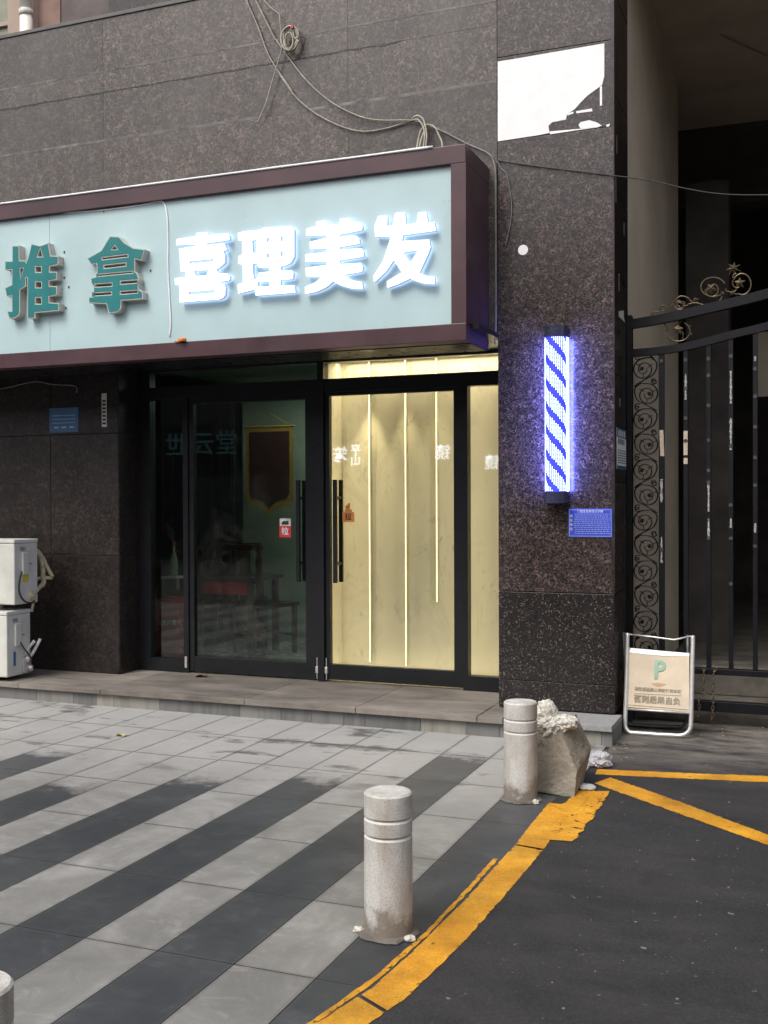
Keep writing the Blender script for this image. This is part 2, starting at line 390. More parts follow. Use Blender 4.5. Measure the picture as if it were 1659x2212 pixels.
def asphalt_mat():
    m, nt, b = nodes('worn asphalt')
    col = ramp(nt, noise_tex(nt, 1.1, 8, .65), [(.3, (.0105, .011, .0125)), (.55, (.0165, .0168, .018)), (.8, (.030, .029, .029))])
    agg = ramp(nt, noise_tex(nt, 85, 5, .75), [(.32, .45), (.5, 1), (.68, 2.1)]); col = mix(nt, 1, col, agg, 'MULTIPLY')
    g = N(nt, 'ShaderNodeNewGeometry'); sp = N(nt, 'ShaderNodeSeparateXYZ'); nt.links.new(g.outputs['Position'], sp.inputs[0])
    far = math_n(nt, 'MULTIPLY', math_n(nt, 'SUBTRACT', sp.outputs['Y'], 5.9), 1.1, clamp=True)
    dst = ramp(nt, noise_tex(nt, 3.2, 8, .68, pos(nt, (.7, 1.8, 1))), [(.36, 0), (.62, 1)]); sd = N(nt, 'ShaderNodeSeparateColor'); nt.links.new(dst, sd.inputs[0])
    col = mix(nt, math_n(nt, 'MULTIPLY', math_n(nt, 'MULTIPLY_ADD', far, .8, .06), sd.outputs[0]), col, (.23, .20, .165))
    pt = ramp(nt, noise_tex(nt, 2.2, 9, .72, None, .8), [(.50, 0), (.72, .4)]); sp2 = N(nt, 'ShaderNodeSeparateColor'); nt.links.new(pt, sp2.inputs[0]); col = mix(nt, sp2.outputs[0], col, (.050, .045, .040))
    # trodden-in grit and paint drips
    for sc, th, c, seed in ((3.2, .034, (.26, .255, .25), 0), (7.5, .075, (.15, .145, .13), 3.3), (14, .10, (.20, .20, .205), 7.7), (5.1, .045, (.34, .33, .32), 12.1), (22, .12, (.12, .115, .11), 21.3), (2.1, .05, (.11, .108, .102), 31.1)):
        v = N(nt, 'ShaderNodeTexVoronoi'); v.inputs['Scale'].default_value = sc
        mp = N(nt, 'ShaderNodeMapping'); mp.inputs['Location'].default_value = (seed, seed*.7, 0); nt.links.new(g.outputs['Position'], mp.inputs[0])
        wb = N(nt, 'ShaderNodeTexNoise'); wb.inputs['Scale'].default_value = 40; nt.links.new(g.outputs['Position'], wb.inputs[0])
        va = N(nt, 'ShaderNodeVectorMath', operation='MULTIPLY_ADD'); nt.links.new(wb.outputs['Color'], va.inputs[0]); va.inputs[1].default_value = (.05, .05, 0); nt.links.new(mp.outputs[0], va.inputs[2])
        nt.links.new(va.outputs[0], v.inputs['Vector'])
        se = N(nt, 'ShaderNodeSeparateColor'); nt.links.new(v.outputs['Color'], se.inputs[0])
        f = math_n(nt, 'LESS_THAN', v.outputs['Distance'], math_n(nt, 'MULTIPLY', math_n(nt, 'SUBTRACT', se.outputs[0], .22), th*1.15))
        col = mix(nt, f, col, c)
    nt.links.new(col, b.inputs['Base Color']); b.inputs['Roughness'].default_value = .8
    bump(nt, b, noise_tex(nt, 90, 6, .75), .8, .008)
    return m
M['asphalt'] = asphalt_mat()
def yellow_mat(name, lo, hi, under, wear=.20):
    m, nt, b = nodes(name)
    y = ramp(nt, noise_tex(nt, 4, 7, .7), [(.3, (.56, .235, .010)), (.5, (.70, .325, .016)), (.72, (.78, .42, .035))])
    ch = ramp(nt, noise_tex(nt, 22, 8, .75), [(lo, 0), (hi, 1)]); s_ = N(nt, 'ShaderNodeSeparateColor'); nt.links.new(ch, s_.inputs[0])
    agg = ramp(nt, noise_tex(nt, 120, 4, .7), [(.3, .72), (.6, 1.08)]); y = mix(nt, 1, y, agg, 'MULTIPLY')
    drt = ramp(nt, noise_tex(nt, 2.5, 8, .7), [(.38, 1), (.68, .5)]); y = mix(nt, 1, y, drt, 'MULTIPLY')
    nt.links.new(y, b.inputs['Base Color']); b.inputs['Roughness'].default_value = .65
    bump(nt, b, noise_tex(nt, 100, 5, .7), .5, .004)
    at_ = N(nt, 'ShaderNodeAttribute', attribute_name='edge')
    e = math_n(nt, 'POWER', at_.outputs['Fac'], 3.0)
    n2 = noise_tex(nt, 38, 7, .75)
    t = math_n(nt, 'ADD', math_n(nt, 'MULTIPLY', e, wear), n2)
    gone = math_n(nt, 'MULTIPLY', math_n(nt, 'SUBTRACT', t, .74), 30, clamp=True)
    gone = math_n(nt, 'MAXIMUM', gone, s_.outputs[0])
    tr = N(nt, 'ShaderNodeBsdfTransparent'); mx = N(nt, 'ShaderNodeMixShader'); nt.links.new(gone, mx.inputs[0]); nt.links.new(b.outputs[0], mx.inputs[1]); nt.links.new(tr.outputs[0], mx.inputs[2])
    nt.links.new(mx.outputs[0], nt.nodes['Material Output'].inputs[0]); return m
M['yellow'] = yellow_mat('yellow road paint', .63, .66, 0)
M['yellow_chip'] = yellow_mat('chipped yellow road paint', .56, .60, 0, .2)
M['yellow_worn'] = yellow_mat('worn yellow road paint', .57, .61, (.05, .045, .04))
def bollard_mat():
    m, nt, b = nodes('speckled granite bollard')
    col = ramp(nt, noise_tex(nt, 5, 7, .65), [(.3, (.44, .42, .385)), (.7, (.61, .60, .575))])
    sp = ramp(nt, noise_tex(nt, 240, 3, .6), [(.34, .62), (.5, 1.0), (.7, 1.12)]); col = mix(nt, 1, col, sp, 'MULTIPLY')
    tc = N(nt, 'ShaderNodeTexCoord'); sx = N(nt, 'ShaderNodeSeparateXYZ'); g = N(nt, 'ShaderNodeNewGeometry'); nt.links.new(g.outputs['Position'], sx.inputs[0])
    nz = noise_tex(nt, 10, 6, .7)
    low = math_n(nt, 'MULTIPLY', math_n(nt, 'SUBTRACT', math_n(nt, 'MULTIPLY_ADD', nz, .34, -.06), sx.outputs['Z']), 16, clamp=True)
    col = mix(nt, math_n(nt, 'MULTIPLY', low, .8), col, (.12, .085, .055))
    stn = ramp(nt, noise_tex(nt, 4, 5, .6, pos(nt, (2.5, 2.5, .6))), [(.46, 0), (.68, .6)]); s = N(nt, 'ShaderNodeSeparateColor'); nt.links.new(stn, s.inputs[0])
    col = mix(nt, s.outputs[0], col, (.26, .21, .16))
    nt.links.new(col, b.inputs['Base Color']); b.inputs['Roughness'].default_value = .7; bump(nt, b, noise_tex(nt, 200, 3), .25, .002); return m
M['bollard'] = bollard_mat()
M['groove'] = plain('painted groove highlight', (.62, .60, .57), .7, 0, .06, 20)  # pale colour paints the highlight on each groove's lower edge
def rough_concrete(name, a, c, rust=False):
    m, nt, b = nodes(name)
    col = ramp(nt, noise_tex(nt, 7, 8, .7), [(.3, a), (.7, c)])
    pit = ramp(nt, noise_tex(nt, 34, 5, .6), [(.30, .35), (.42, 1)]); col = mix(nt, 1, col, pit, 'MULTIPLY')
    nt.links.new(col, b.inputs['Base Color']); b.inputs['Roughness'].default_value = .9
    bump(nt, b, noise_tex(nt, 45, 6), .8, .01); return m
M['block'] = rough_concrete('rough concrete', (.17, .148, .112), (.30, .265, .21))
M['block_pale'] = rough_concrete('pale concrete face', (.36, .36, .345), (.56, .55, .53))
M['block_pink'] = rough_concrete('pinkish concrete face', (.28, .21, .18), (.40, .32, .28))
def step_mat():
    m, nt, b = nodes('weathered step granite')
    col = ramp(nt, noise_tex(nt, 2.5, 8, .7, pos(nt, (.6, 1.5, 1))), [(.3, (.075, .066, .056)), (.5, (.16, .14, .118)), (.75, (.27, .24, .205))])
    g = N(nt, 'ShaderNodeNewGeometry'); t = math_n(nt, 'MULTIPLY_ADD', g.outputs['Random Per Island'], .35, .8); cc = N(nt, 'ShaderNodeCombineColor')
    for i in range(3): nt.links.new(t, cc.inputs[i])
    col = mix(nt, 1, col, cc.outputs[0], 'MULTIPLY'); nt.links.new(col, b.inputs['Base Color']); b.inputs['Roughness'].default_value = .75
    bump(nt, b, noise_tex(nt, 90, 4), .3, .004); return m
M['step'] = step_mat()
def riser_mat():
    m, nt, b = nodes('stained riser tiles')
    g = N(nt, 'ShaderNodeNewGeometry')
    col = ramp(nt, g.outputs['Random Per Island'], [(0, (.12, .12, .117)), (.7, (.17, .167, .158)), (.9, (.25, .235, .20)), (1, (.14, .14, .135))])
    st = ramp(nt, noise_tex(nt, 12, 5, .7, pos(nt, (1, 1, .12))), [(.45, 1.1), (.7, .7)]); col = mix(nt, 1, col, st, 'MULTIPLY')
    nt.links.new(col, b.inputs['Base Color']); b.inputs['Roughness'].default_value = .7; return m
M['riser'] = riser_mat()
M['panel'] = plain('pale blue sign panel', (.43, .565, .58), .32, 0, .05, 2.0, .5)
M['teal'] = plain('teal letter face', (.008, .17, .175), .4, 0, .10, 6)
M['cream_rim'] = plain('cream letter return', (.50, .48, .44), .45, 0, .10, 12)
M['lit_letter'] = emit('lit white letter acrylic', (.88, .93, 1.0), 1.1, (.6, .6, .6))
M['lit_side'] = emit('lit letter return', (.48, .62, 1.0), .26, (.4, .4, .5))
M['lit_back'] = emit('lit letter back glow', (.66, .78, 1.0), 1.5, (.4, .4, .5))
M['white_foil'] = plain('white sealing foil', (.85, .83, .85), .3, 0, .08, 10)

# ------------------------------------------------------------------ ground, pavement, road
g = MB(); g.quad([(-300, -300, -.05), (300, -300, -.05), (300, 300, -.05), (-300, 300, -.05)])
tag(g.done('ground', M['asphalt']), kind='structure')
YF = 6.61        # foot of the step
bm = bmesh.new(); dk = bm.faces.layers.float.new('dark'); ye = bm.faces.layers.float.new('yend'); tn = bm.faces.layers.float.new('tone')
W = .2925; L = .6; X0 = -1.445; Y0 = 5.455; gap = .0018
for i in range(-100, 2):
    xa = X0+(i-1)*W; xb = xa+W
    slot = 1-i      # 0 = first slot left of X0... parity decides the stripe
    isdark = (i % 2 == 1)
    ends = {1: 5.75, -1: 6.12, -3: 5.36, -5: 5.12, -7: 4.72, -9: 5.32}
    yend = ends.get(i, 5.3)
    for j in range(-9, 2):
        ya = Y0+j*L; yb = min(ya+L, YF+.02)
        f = bm.faces.new([bm.verts.new(p) for p in ((xa+gap, ya+gap, 0), (xb-gap, ya+gap, 0), (xb-gap, yb-gap, 0), (xa+gap, yb-gap, 0))])
        f[dk] = 1.0 if (isdark and yend > ya) else 0.0; f[ye] = yend; f[tn] = random.uniform(.9, 1.08)
me = bpy.data.meshes.new('pavement'); bm.to_mesh(me); bm.free()
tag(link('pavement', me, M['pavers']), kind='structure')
g = MB(); g.quad([(-31, 0, -.006), (-.95, 0, -.006), (-.95, 6.62, -.006), (-31, 6.62, -.006)]); tag(g.done('pavement_bed', M['grout_dark']), kind='structure')
inner = [(-1.20, 5.24), (-1.199, 4.95), (-1.19, 4.55), (-1.196, 4.2), (-1.20, 3.85), (-1.213, 3.6), (-1.228, 3.3), (-1.25, 3.05), (-1.312, 2.79), (-1.40, 2.5), (-1.52, 2.2), (-1.72, 1.9), (-2.05, 1.6), (-2.6, 1.35), (-3.4, 1.2), (-31, 1.1)]
outer = [(-1.085, 5.24), (-1.08, 4.95), (-1.07, 4.55), (-1.078, 4.2), (-1.086, 3.9), (-1.094, 3.6), (-1.115, 3.3), (-1.14, 3.02), (-1.19, 2.80), (-1.27, 2.48), (-1.40, 2.12), (-1.62, 1.80), (-1.98, 1.48), (-2.56, 1.22), (-3.4, 1.07), (-31, .97)]
g = MB(); poly = [(x, y, .004) for x, y in outer] + [(-31, -9, .004), (40, -9, .004), (40, 7.62, .004), (-1.13, 7.62, .004), (-1.13, 6.63, .004), (-1.11, 6.2, .004), (-1.15, 5.8, .004), (-1.19, 5.5, .004), (-1.19, 5.24, .004)]
g.quad(poly); ro = g.done('road', M['asphalt'])
bmt = bmesh.new(); bmt.from_mesh(ro.data); bmesh.ops.triangulate(bmt, faces=bmt.faces); bmt.to_mesh(ro.data); bmt.free()
tag(ro, kind='structure')
def resample(pts, step):
    out = []
    for a, b in zip(pts, pts[1:]):
        n = max(1, int((Vector(b)-Vector(a)).length/step))
        for k in range(n): out.append(Vector(a).lerp(Vector(b), k/n))
    out.append(Vector(pts[-1])); return out
def strip(name, A, B, z, mat, n, jit, kind='structure', holes=None):
    g = MB()
    def samp(P, t):
        Ls = [0]
        for a, b in zip(P, P[1:]): Ls.append(Ls[-1]+(Vector(b)-Vector(a)).length)
        d = t*Ls[-1]
        for i in range(len(P)-1):
            if d <= Ls[i+1]+1e-9: return Vector(P[i]).lerp(Vector(P[i+1]), (d-Ls[i])/max(1e-9, Ls[i+1]-Ls[i]))
        return Vector(P[-1])
    el = g.bm.verts.layers.float.new('edge'); rows = []
    for k in range(n+1):
        a = samp(A, k/n); b = samp(B, k/n); d = (b-a).normalized()
        ja = noise.noise(Vector((k*.17, 1.3, z*900)))*jit; jb = noise.noise(Vector((k*.15, 5.1, z*900)))*jit
        a = a+d*ja; b = b+d*jb; endw = max(0, 1-min(k, n-k)/4)
        row = []
        for u in (0, .12, .5, .88, 1):
            p = a.lerp(b, u); v = g.bm.verts.new((p.x, p.y, z)); v[el] = max(abs(u-.5)*2, endw if name == 'road_marking' else 0); row.append(v)
        rows.append(row)
    for k in range(n):
        if holes and holes(k/n): continue
        for q in range(4): g.bm.faces.new((rows[k][q], rows[k][q+1], rows[k+1][q+1], rows[k+1][q]))
    return tag(g.done(name, mat), kind=kind)
strip('kerb', inner[:12], [(x+.010, y) for x, y in outer[:12]], .0062, M['yellow'], 620, .004, holes=lambda t: abs(t-.20) < .0024 or abs(t-.655) < .0024)
strip('kerb', inner[11:], outer[11:], .0058, M['concrete_floor'], 60, .003)
# paint spilled over the joint on the paving side
spA = [(-1.232, 4.35), (-1.236, 3.9), (-1.245, 3.5), (-1.275, 3.15), (-1.335, 2.80), (-1.40, 2.6)]
spB = [(-1.212, 4.35), (-1.217, 3.9), (-1.228, 3.5), (-1.255, 3.13), (-1.322, 2.77), (-1.385, 2.57)]
strip('road_marking', spA, spB, .002, M['yellow_chip'], 260, .006)
strip('road_marking', [(-1.12, 5.50), (-1.11, 5.2), (-1.105, 4.66)], [(-.955, 5.56), (-.95, 5.1), (-.965, 4.68)], .0075, M['yellow_worn'], 120, .012)
strip('road_marking', [(-1.18, 5.20), (-1.13, 5.24), (-1.10, 5.56)], [(-1.06, 5.10), (-1.04, 5.2), (-1.03, 5.58)], .0088, M['yellow'], 60, .008)
strip('road_marking', [(-1.10, 6.0), (-.6, 6.09), (-.2, 6.175), (.9, 6.40)], [(-1.09, 5.88), (-.6, 5.965), (-.2, 6.04), (.9, 6.26)], .0058, M['yellow'], 420, .009)
strip('road_marking', [(-1.00, 5.84), (-.6, 5.49), (-.172, 5.085), (.5, 4.45)], [(-1.06, 5.69), (-.64, 5.33), (-.167, 4.93), (.5, 4.29)], .0068, M['yellow'], 420, .009)
# broken stone by the kerb end
# ------------------------------------------------------------------ entrance step
def tiles(mb, x0, x1, z0, z1, y, xs, zs, th=.02, gp=.0025, axis='y', bev=.0015):
    "facing slabs between the given joints, front face at y"
    xs = [x0]+[x for x in xs if x0 < x < x1]+[x1]; zs = [z0]+[z for z in zs if z0 < z < z1]+[z1]
    for xa, xb in zip(xs, xs[1:]):
        for za, zb in zip(zs, zs[1:]):
            o = random.uniform(0, .0012)
            if axis == 'y': mb.box((xa+gp, y-o, za+gp), (xb-gp, y+th, zb-gp), bev)
            else: mb.box((y+o, xa+gp, za+gp), (y-th, xb-gp, zb-gp), bev)
step = thing('entrance_step', (-3.5, 6.6, 0), 'low granite step with stained riser running along the shopfront', 'step')
mb = MB(); mb.box((-14, YF+.012, -.04), (-1.125, 7.6, .09)); mb.done('core', M['grout_dark'], step)
mb = MB(); x = -14
while x < -1.80:
    w = random.choice((.9, 1.2, .75)) if x < -4 else .84; xb = min(x+w, -1.80)
    mb.box((x+.002, YF-.035, .092), (xb-.002, 6.95, .130+random.uniform(-.003, .002)), .003)
    mb.box((x+.002, 6.952, .092), (xb-.002, 7.62, .1275), .003); x = xb
mb.done('slab', M['step'], step)
mb = MB(); mb.box((-1.797, YF-.03, .092), (-1.118, 6.96, .128), .003)
o = mb.done('slab', M['kerb_grey'], step); o['label'] = 'newer pale grey slab under the granite pillar'
mb = MB(); x = -14
while x < -1.13:
    w = random.uniform(.14, .42); xb = min(x+w, -1.12)
    mb.box((x+.001, YF-random.uniform(0, .002), -.02), (xb-.001, YF+.012, .0915), .001); x = xb
mb.box((-1.132, YF+.014, -.02), (-1.118, 6.96, .0915), .001)
mb.done('riser', M['riser'], step)

# ------------------------------------------------------------------ the building
PF = 6.93       # pillar and upper wall face
PX0, PX1 = -1.925, -1.16
bld = thing('shop_building', (-3.5, 7.5, 0), 'shop building clad in dark red brown granite with glazed shopfronts and a covered passage', 'building')
mb = MB()
mb.box((-14, PF+.022, 2.62), (PX0-.001, 7.18, 5.22)); mb.box((PX0, PF+.022, .13), (PX1-.022, 7.5, 8.5)); mb.box((-14, 7.222, .12), (-5.142, 7.7, 2.6))
mb.box((-14, 7.19, 2.62), (PX0-.001, 7.6, 2.75))
mb.done('backing_wall', M['grout'], bld)
mb = MB(); tiles(mb, -14, PX0, 2.6, 5.215, PF, [-9.6, -7.2, -5.05, -3.0], [3.55, 4.283, 4.655, 4.815], gp=.0007, bev=.0006)
mb.done('upper_wall', M['granite_up'], bld)
mb = MB()
for zj, hj in ((4.283, .011), (4.815, .007)): mb.box((-14, PF-.0016, zj-hj), (PX0-.004, PF+.004, zj+hj), .001)
mb.done('joint_sealant', plain('grey joint sealant', (.15, .138, .13), .7, 0, .4, 9), bld)
mb = MB(); mb.box((-14, PF-.012, 5.217), (PX0-.002, 7.3, 5.245), .003); mb.done('coping', M['grout'], bld)
# broken crack along one of the courses
mb = MB(); rnd = random.Random(4)
def crack(pts, w):
    prev = None
    for i, p in enumerate(pts):
        ww = w*(.25+abs(noise.noise(Vector((i*.45, 2, 7))))*2.2)
        q = (mb.bm.verts.new((p[0], PF-.0022, p[1]+ww)), mb.bm.verts.new((p[0], PF-.0022, p[1]-ww)))
        if prev: mb.bm.faces.new((prev[0], q[0], q[1], prev[1]))
        prev = q
cp = [(-6.1+.03*i, 4.650+.012*noise.noise(Vector((i*.21, 0, 0)))+.006*noise.noise(Vector((i*.9, 5, 0)))) for i in range(118)]
crack(cp, .0065)
crack([(-3.15+.006*noise.noise(Vector((i*.8, 0, 3))), 4.64-.012*i) for i in range(12)], .009)
mb.done('crack', M['ink'], bld)
# pillar
mb = MB(); tiles(mb, PX0, PX1, .905, 8.5, PF, [], [3.235, 1.755+.0, 3.885, 4.435, 5.6, 6.8]); 
pil = mb.done('pillar', M['granite'], bld)
mb = MB(); tiles(mb, PX0, PX1, .135, .903, PF, [], [.317]); mb.done('pillar_foot', M['granite_lo'], bld)
mb = MB(); tiles(mb, PF+.003, 7.5, .135, 8.5, PX1, [], [.317, .905, 1.62, 2.32, 2.95, 3.5, 4.1, 4.75, 5.6, 6.8], axis='x'); mb.done('pillar_side', M['granite'], bld)
mb = MB(); mb.box((PX1-.018, PF-.001, .905), (PX1+.004, PF+.002, 8.5)); mb.done('edge_strip', M['granite_left'], bld)
# bare white backing with a broken rim where a slab fell off
zc = lambda p: zz((1600, 0), 1.672, p)
wp = [(134, 348), (215, 335), (735, 245), (735, 430), (722, 480), (640, 540), (600, 580), (570, 615), (525, 645), (518, 675), (440, 690), (420, 710), (425, 750), (370, 762), (134, 798)]
def plate_mesh(pts, y, th):
    P = [at(*zc(p), 1, y) for p in pts]; return curve_mesh([[(p.x, p.z) for p in P]], th/2)
def on_wall(me, y): me.transform(Matrix.Translation((0, y, 0)) @ FRONT); return me
me = on_wall(plate_mesh(wp, PF-.003, .003), PF-.003); link('exposed_backing', me, M['backing'], bld)
for pts in ([(590, 705), (600, 690), (650, 678), (690, 690), (720, 708), (700, 718), (600, 725)], [(745, 705), (765, 698), (765, 712), (748, 715)], [(575, 628), (665, 612), (668, 628), (578, 640)], [(710, 490), (722, 485), (722, 595), (710, 598)], [(425, 742), (700, 718), (560, 738), (430, 758)], [(527, 640), (560, 630), (562, 640), (527, 652)]):
    me = on_wall(plate_mesh(pts, PF-.003, .002), PF-.003); link('exposed_backing', me, M['backing'], bld)
# left recess wall + jamb
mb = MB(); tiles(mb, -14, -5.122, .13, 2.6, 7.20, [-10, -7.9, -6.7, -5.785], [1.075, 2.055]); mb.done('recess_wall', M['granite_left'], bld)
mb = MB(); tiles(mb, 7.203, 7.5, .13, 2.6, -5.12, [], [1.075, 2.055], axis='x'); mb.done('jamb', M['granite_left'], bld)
mb = MB(); mb.box((-14, 6.50, 2.585), (PX0-.002, 7.7, 2.617)); mb.done('soffit', M['soffit'], bld)
# upper storey set back
mb = MB(); x235 = at(235, 30, 1, 7.30).x
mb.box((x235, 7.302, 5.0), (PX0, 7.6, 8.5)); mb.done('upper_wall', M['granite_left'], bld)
xs = [at(v, 40, 1, 7.45).x for v in (-40, 26, 62, 82, 130, 232)]
mb = MB(); mb.box((xs[3]+.0, 7.45, 5.0), (xs[4], 7.7, 8.5)); mb.done('upper_wall', M['pink'], bld)
mb = MB(); mb.box((xs[1], 7.452, 5.0), (xs[3]-.002, 7.7, 8.5)); mb.done('upper_wall', M['beige'], bld)
mb = MB(); mb.box((xs[4]+.001, 7.46, 5.0), (x235+.12, 7.7, 8.5)); mb.done('upper_wall', M['mauve'], bld)
mb = MB(); mb.box((-14, 7.453, 5.0), (xs[0]-1.5, 7.7, 8.5)); mb.done('upper_wall', M['beige'], bld)
wf = MB(); wx0, wx1 = xs[0]-1.498, xs[1]-.002
wf.box((wx0, 7.46, 5.0), (wx1, 7.56, 5.05)); wf.box((wx1-.05, 7.455, 5.05), (wx1, 7.56, 7)); wf.box((wx0, 7.455, 5.05), (wx0+.05, 7.56, 7)); wf.box((wx0+.05, 7.47, 5.62), (wx1-.05, 7.54, 5.655))
w = wf.done('window', M['beige'], bld); mb = MB(); mb.box((wx0+.05, 7.5, 5.05), (wx1-.05, 7.51, 7)); mb.done('pane', plain('curtained green glass', (.22, .23, .16), .25), w)
mb = MB(); px = (xs[2]+xs[3])/2; mb.tube([(px, 7.36, 5.0), (px, 7.36, 5.62)], .052, 20); mb.tube([(px, 7.36, 5.63), (px, 7.36, 8.4)], .050, 20)
dp = mb.done('drain_pipe', M['pvc'], bld, True); mb = MB(); mb.tube([(px, 7.36, 5.60), (px, 7.36, 5.65)], .058, 20); mb.done('pipe_collar', M['paper'], dp, True)

# --- shopfront frames and doors
FY0, FY1 = 7.46, 7.54; ZB = .131; ZD = 2.335
mb = MB()
mb.box((-5.118, FY0, ZB), (-5.0, FY1, 2.58)); mb.box((-4.69, FY0, ZB), (-4.645, FY1, ZD)); mb.box((-3.492, FY0-.01, ZB), (-3.442, FY1, 2.58)); mb.box((-2.337, FY0, ZB), (-2.300, FY1, ZD))
mb.box((-5.0, FY0, ZD), (-3.492, FY1, 2.435)); mb.box((-3.442, FY0, ZD), (-1.9, FY1, 2.435))
mb.box((-5.0, FY0, ZB), (-4.69, FY1, .235)); mb.box((-2.300, FY0, ZB), (-1.9, FY1, .235))
mb.box((-5.0, FY0, 2.56), (-3.492, FY1, 2.583)); mb.box((-3.442, FY0, 2.56), (-1.9, FY1, 2.583))
mb.done('shopfront_frame', M['black_alu'], bld)
for a, b_, z0, z1, gm in ((-5.0, -4.69, .235, ZD, 'glass_dim'), (-2.300, -1.9, .235, ZD, 'glass')):
    mb = MB(); mb.box((a, 7.497, z0), (b_, 7.503, z1)); mb.done('side_window', M[gm], bld)
for a, b_, gm in ((-5.0, -3.492, 'glass_dim'), (-3.442, -1.9, 'glass')):
    mb = MB(); mb.box((a, 7.497, 2.435), (b_, 7.503, 2.56)); mb.done('transom_window', M[gm], bld)
def door(x0, x1, gx0, gx1, gm, side, lab, zt):
    mb = MB(); y0, y1 = 7.475, 7.525
    mb.box((x0, y0, ZB+.012), (gx0, y1, zt+.06), .002); mb.box((gx1, y0, ZB+.012), (x1, y1, zt+.06), .002)
    mb.box((gx0, y0+.002, ZB+.012), (gx1, y1-.002, .262), .002); mb.box((gx0, y0+.002, zt), (gx1, y1-.002, zt+.06), .002)
    d = mb.done('glass_door', M['black_alu'], bld); d['label'] = lab
    mb = MB(); mb.box((gx0, 7.497, .262), (gx1, 7.503, zt)); mb.done('glass_pane', M[gm], d)
    hx = at(651 if side > 0 else 730.5, 1150, 1, 7.5).x
    for yy in (7.445, 7.555):
        mb = MB(); mb.box((hx-.016, yy-.012, .885), (hx+.016, yy+.012, 1.668), .003)
        for zz_ in (1.53, 1.03): mb.tube([(hx, yy, zz_), (hx, 7.5+(.003 if yy > 7.5 else -.003), zz_)], .013, 10)
        mb.done('pull_handle', M['black_alu'], d)
    lx = x1-.012 if side > 0 else x0+.012
    mb = MB(); mb.tube([(lx, 7.462, .145), (lx, 7.462, .31)], .005, 8); mb.box((lx-.011, 7.452, .19), (lx+.011, 7.475, .24), .003); mb.done('floor_bolt', M['steel'], d)
    return d
zt2 = at(850, 850, 1, 7.5).z; zt1 = at(550, 868, 1, 7.5).z
door(-4.643, -3.494, -4.60, -3.607, 'glass_dim', 1, 'dark glazed door of the unlit shop', zt1)
door(-3.440, -2.339, -3.403, -2.410, 'glass', -1, 'glazed door with warm light behind it', zt2)
mb = MB(); mb.box((-4.667-.01, 7.452, .17), (-4.657, 7.462, .26)); mb.done('floor_bolt', M['steel'], bld)
# --- rooms behind
mb = MB(); mb.box((-3.490, 7.545, .13), (-3.444, 12, 2.6)); mb.done('partition_wall', M['green_wall'], bld)
CW = 7.80
mb = MB(); mb.box((-3.4435, CW+.001, .13), (-1.93, CW+.1, 2.6)); mb.box((-3.4435, 7.545, .13), (-3.441, CW, 2.6)); mb.done('cream_wall', M['cream'], bld)
mb = MB(); mb.box((-5.13, 7.545, .10), (-1.93, 12, .128)); mb.done('shop_floor', plain('pale tiled shop floor', (.32, .33, .29), .25, 0, .06, 3), bld)
mb = MB(); mb.box((-5.16, 7.545, 2.62), (-1.93, 12, 2.66)); mb.done('shop_ceiling', plain('dim ceiling', (.12, .14, .12), .8), bld)
xa = at(352, 1100, 1, 9.6).x; xb = at(525, 1100, 1, 9.6).x
mb = MB(); mb.box((-7.6, 10.4, .13), (xb, 10.5, 2.6)); mb.box((xb, 9.6, .13), (-3.49, 9.7, 2.62)); mb.done('room_wall', M['green_wall'], bld)
mb = MB(); mb.box((-7.6, 7.71, .13), (-7.5, 10.4, 2.62)); mb.done('room_wall', M['green_wall'], bld)
mb = MB(); mb.box((-7.6, 7.72, .10), (-5.132, 12, .128)); mb.done('shop_floor', M['interior_dark'], bld)
mb = MB(); mb.box((-7.6, 7.72, 2.62), (-5.162, 12, 2.66)); mb.done('shop_ceiling', M['interior_dark'], bld)
mb = MB(); mb.box((xa, 9.4, .129), (xb, 9.45, 2.61))
for k in range(9): mb.box((xa+.02+k*(xb-xa-.04)/8-.01, 9.38, .129), (xa+.02+k*(xb-xa-.04)/8+.01, 9.398, 2.61))
mb.done('wood_screen', M['interior_dark'], bld)
# --- covered passage
mb = MB(); mb.box((PX1-.15, 7.503, -.02), (PX1, 10.55, 5.42)); mb.done('passage_wall', M['tan_wall'], bld)
mb = MB(); mb.box((-6, 7.5, 5.42), (5, 11.8, 5.5)); mb.box((PX1+.001, 7.0, 5.45), (5, 7.499, 5.5)); mb.done('passage_ceiling', M['passage_ceiling'], bld)
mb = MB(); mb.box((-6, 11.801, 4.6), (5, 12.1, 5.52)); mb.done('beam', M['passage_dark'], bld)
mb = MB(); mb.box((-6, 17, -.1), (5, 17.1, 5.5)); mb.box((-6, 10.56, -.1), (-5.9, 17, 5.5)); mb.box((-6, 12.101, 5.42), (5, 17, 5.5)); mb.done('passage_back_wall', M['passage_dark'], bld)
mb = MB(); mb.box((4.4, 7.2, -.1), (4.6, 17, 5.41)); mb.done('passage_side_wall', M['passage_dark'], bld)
mb = MB(); mb.box((4.2, 6.93, -.1), (5.0, 7.19, 8.5)); mb.box((5.001, 6.95, -.1), (14, 7.2, 8.5)); mb.done('pillar', M['granite'], bld)
mb = MB(); mb.box((PX1+.001, PF+.01, 5.55), (4.2, 7.3, 8.5)); mb.done('lintel', M['granite_up'], bld)
mb = MB(); mb.box((-14, 7.705, 2.6), (-5.17, 7.8, 8.5)); mb.box((-14, 7.6, 8.5), (14, 12, 8.6)); mb.done('roof', M['roof_tile'], bld)
xc = at(1470, 800, 1, 10.9).x
mb = MB(); mb.box((xc+.05, 10.9, 0), (xc+.45, 11.3, 4.6)); mb.done('passage_column', M['passage_dark'], bld)
mb = MB(); mb.box((PX1+.005, 7.62, -.1), (4.4, 17, .11)); mb.done('passage_floor', M['concrete_floor'], bld)
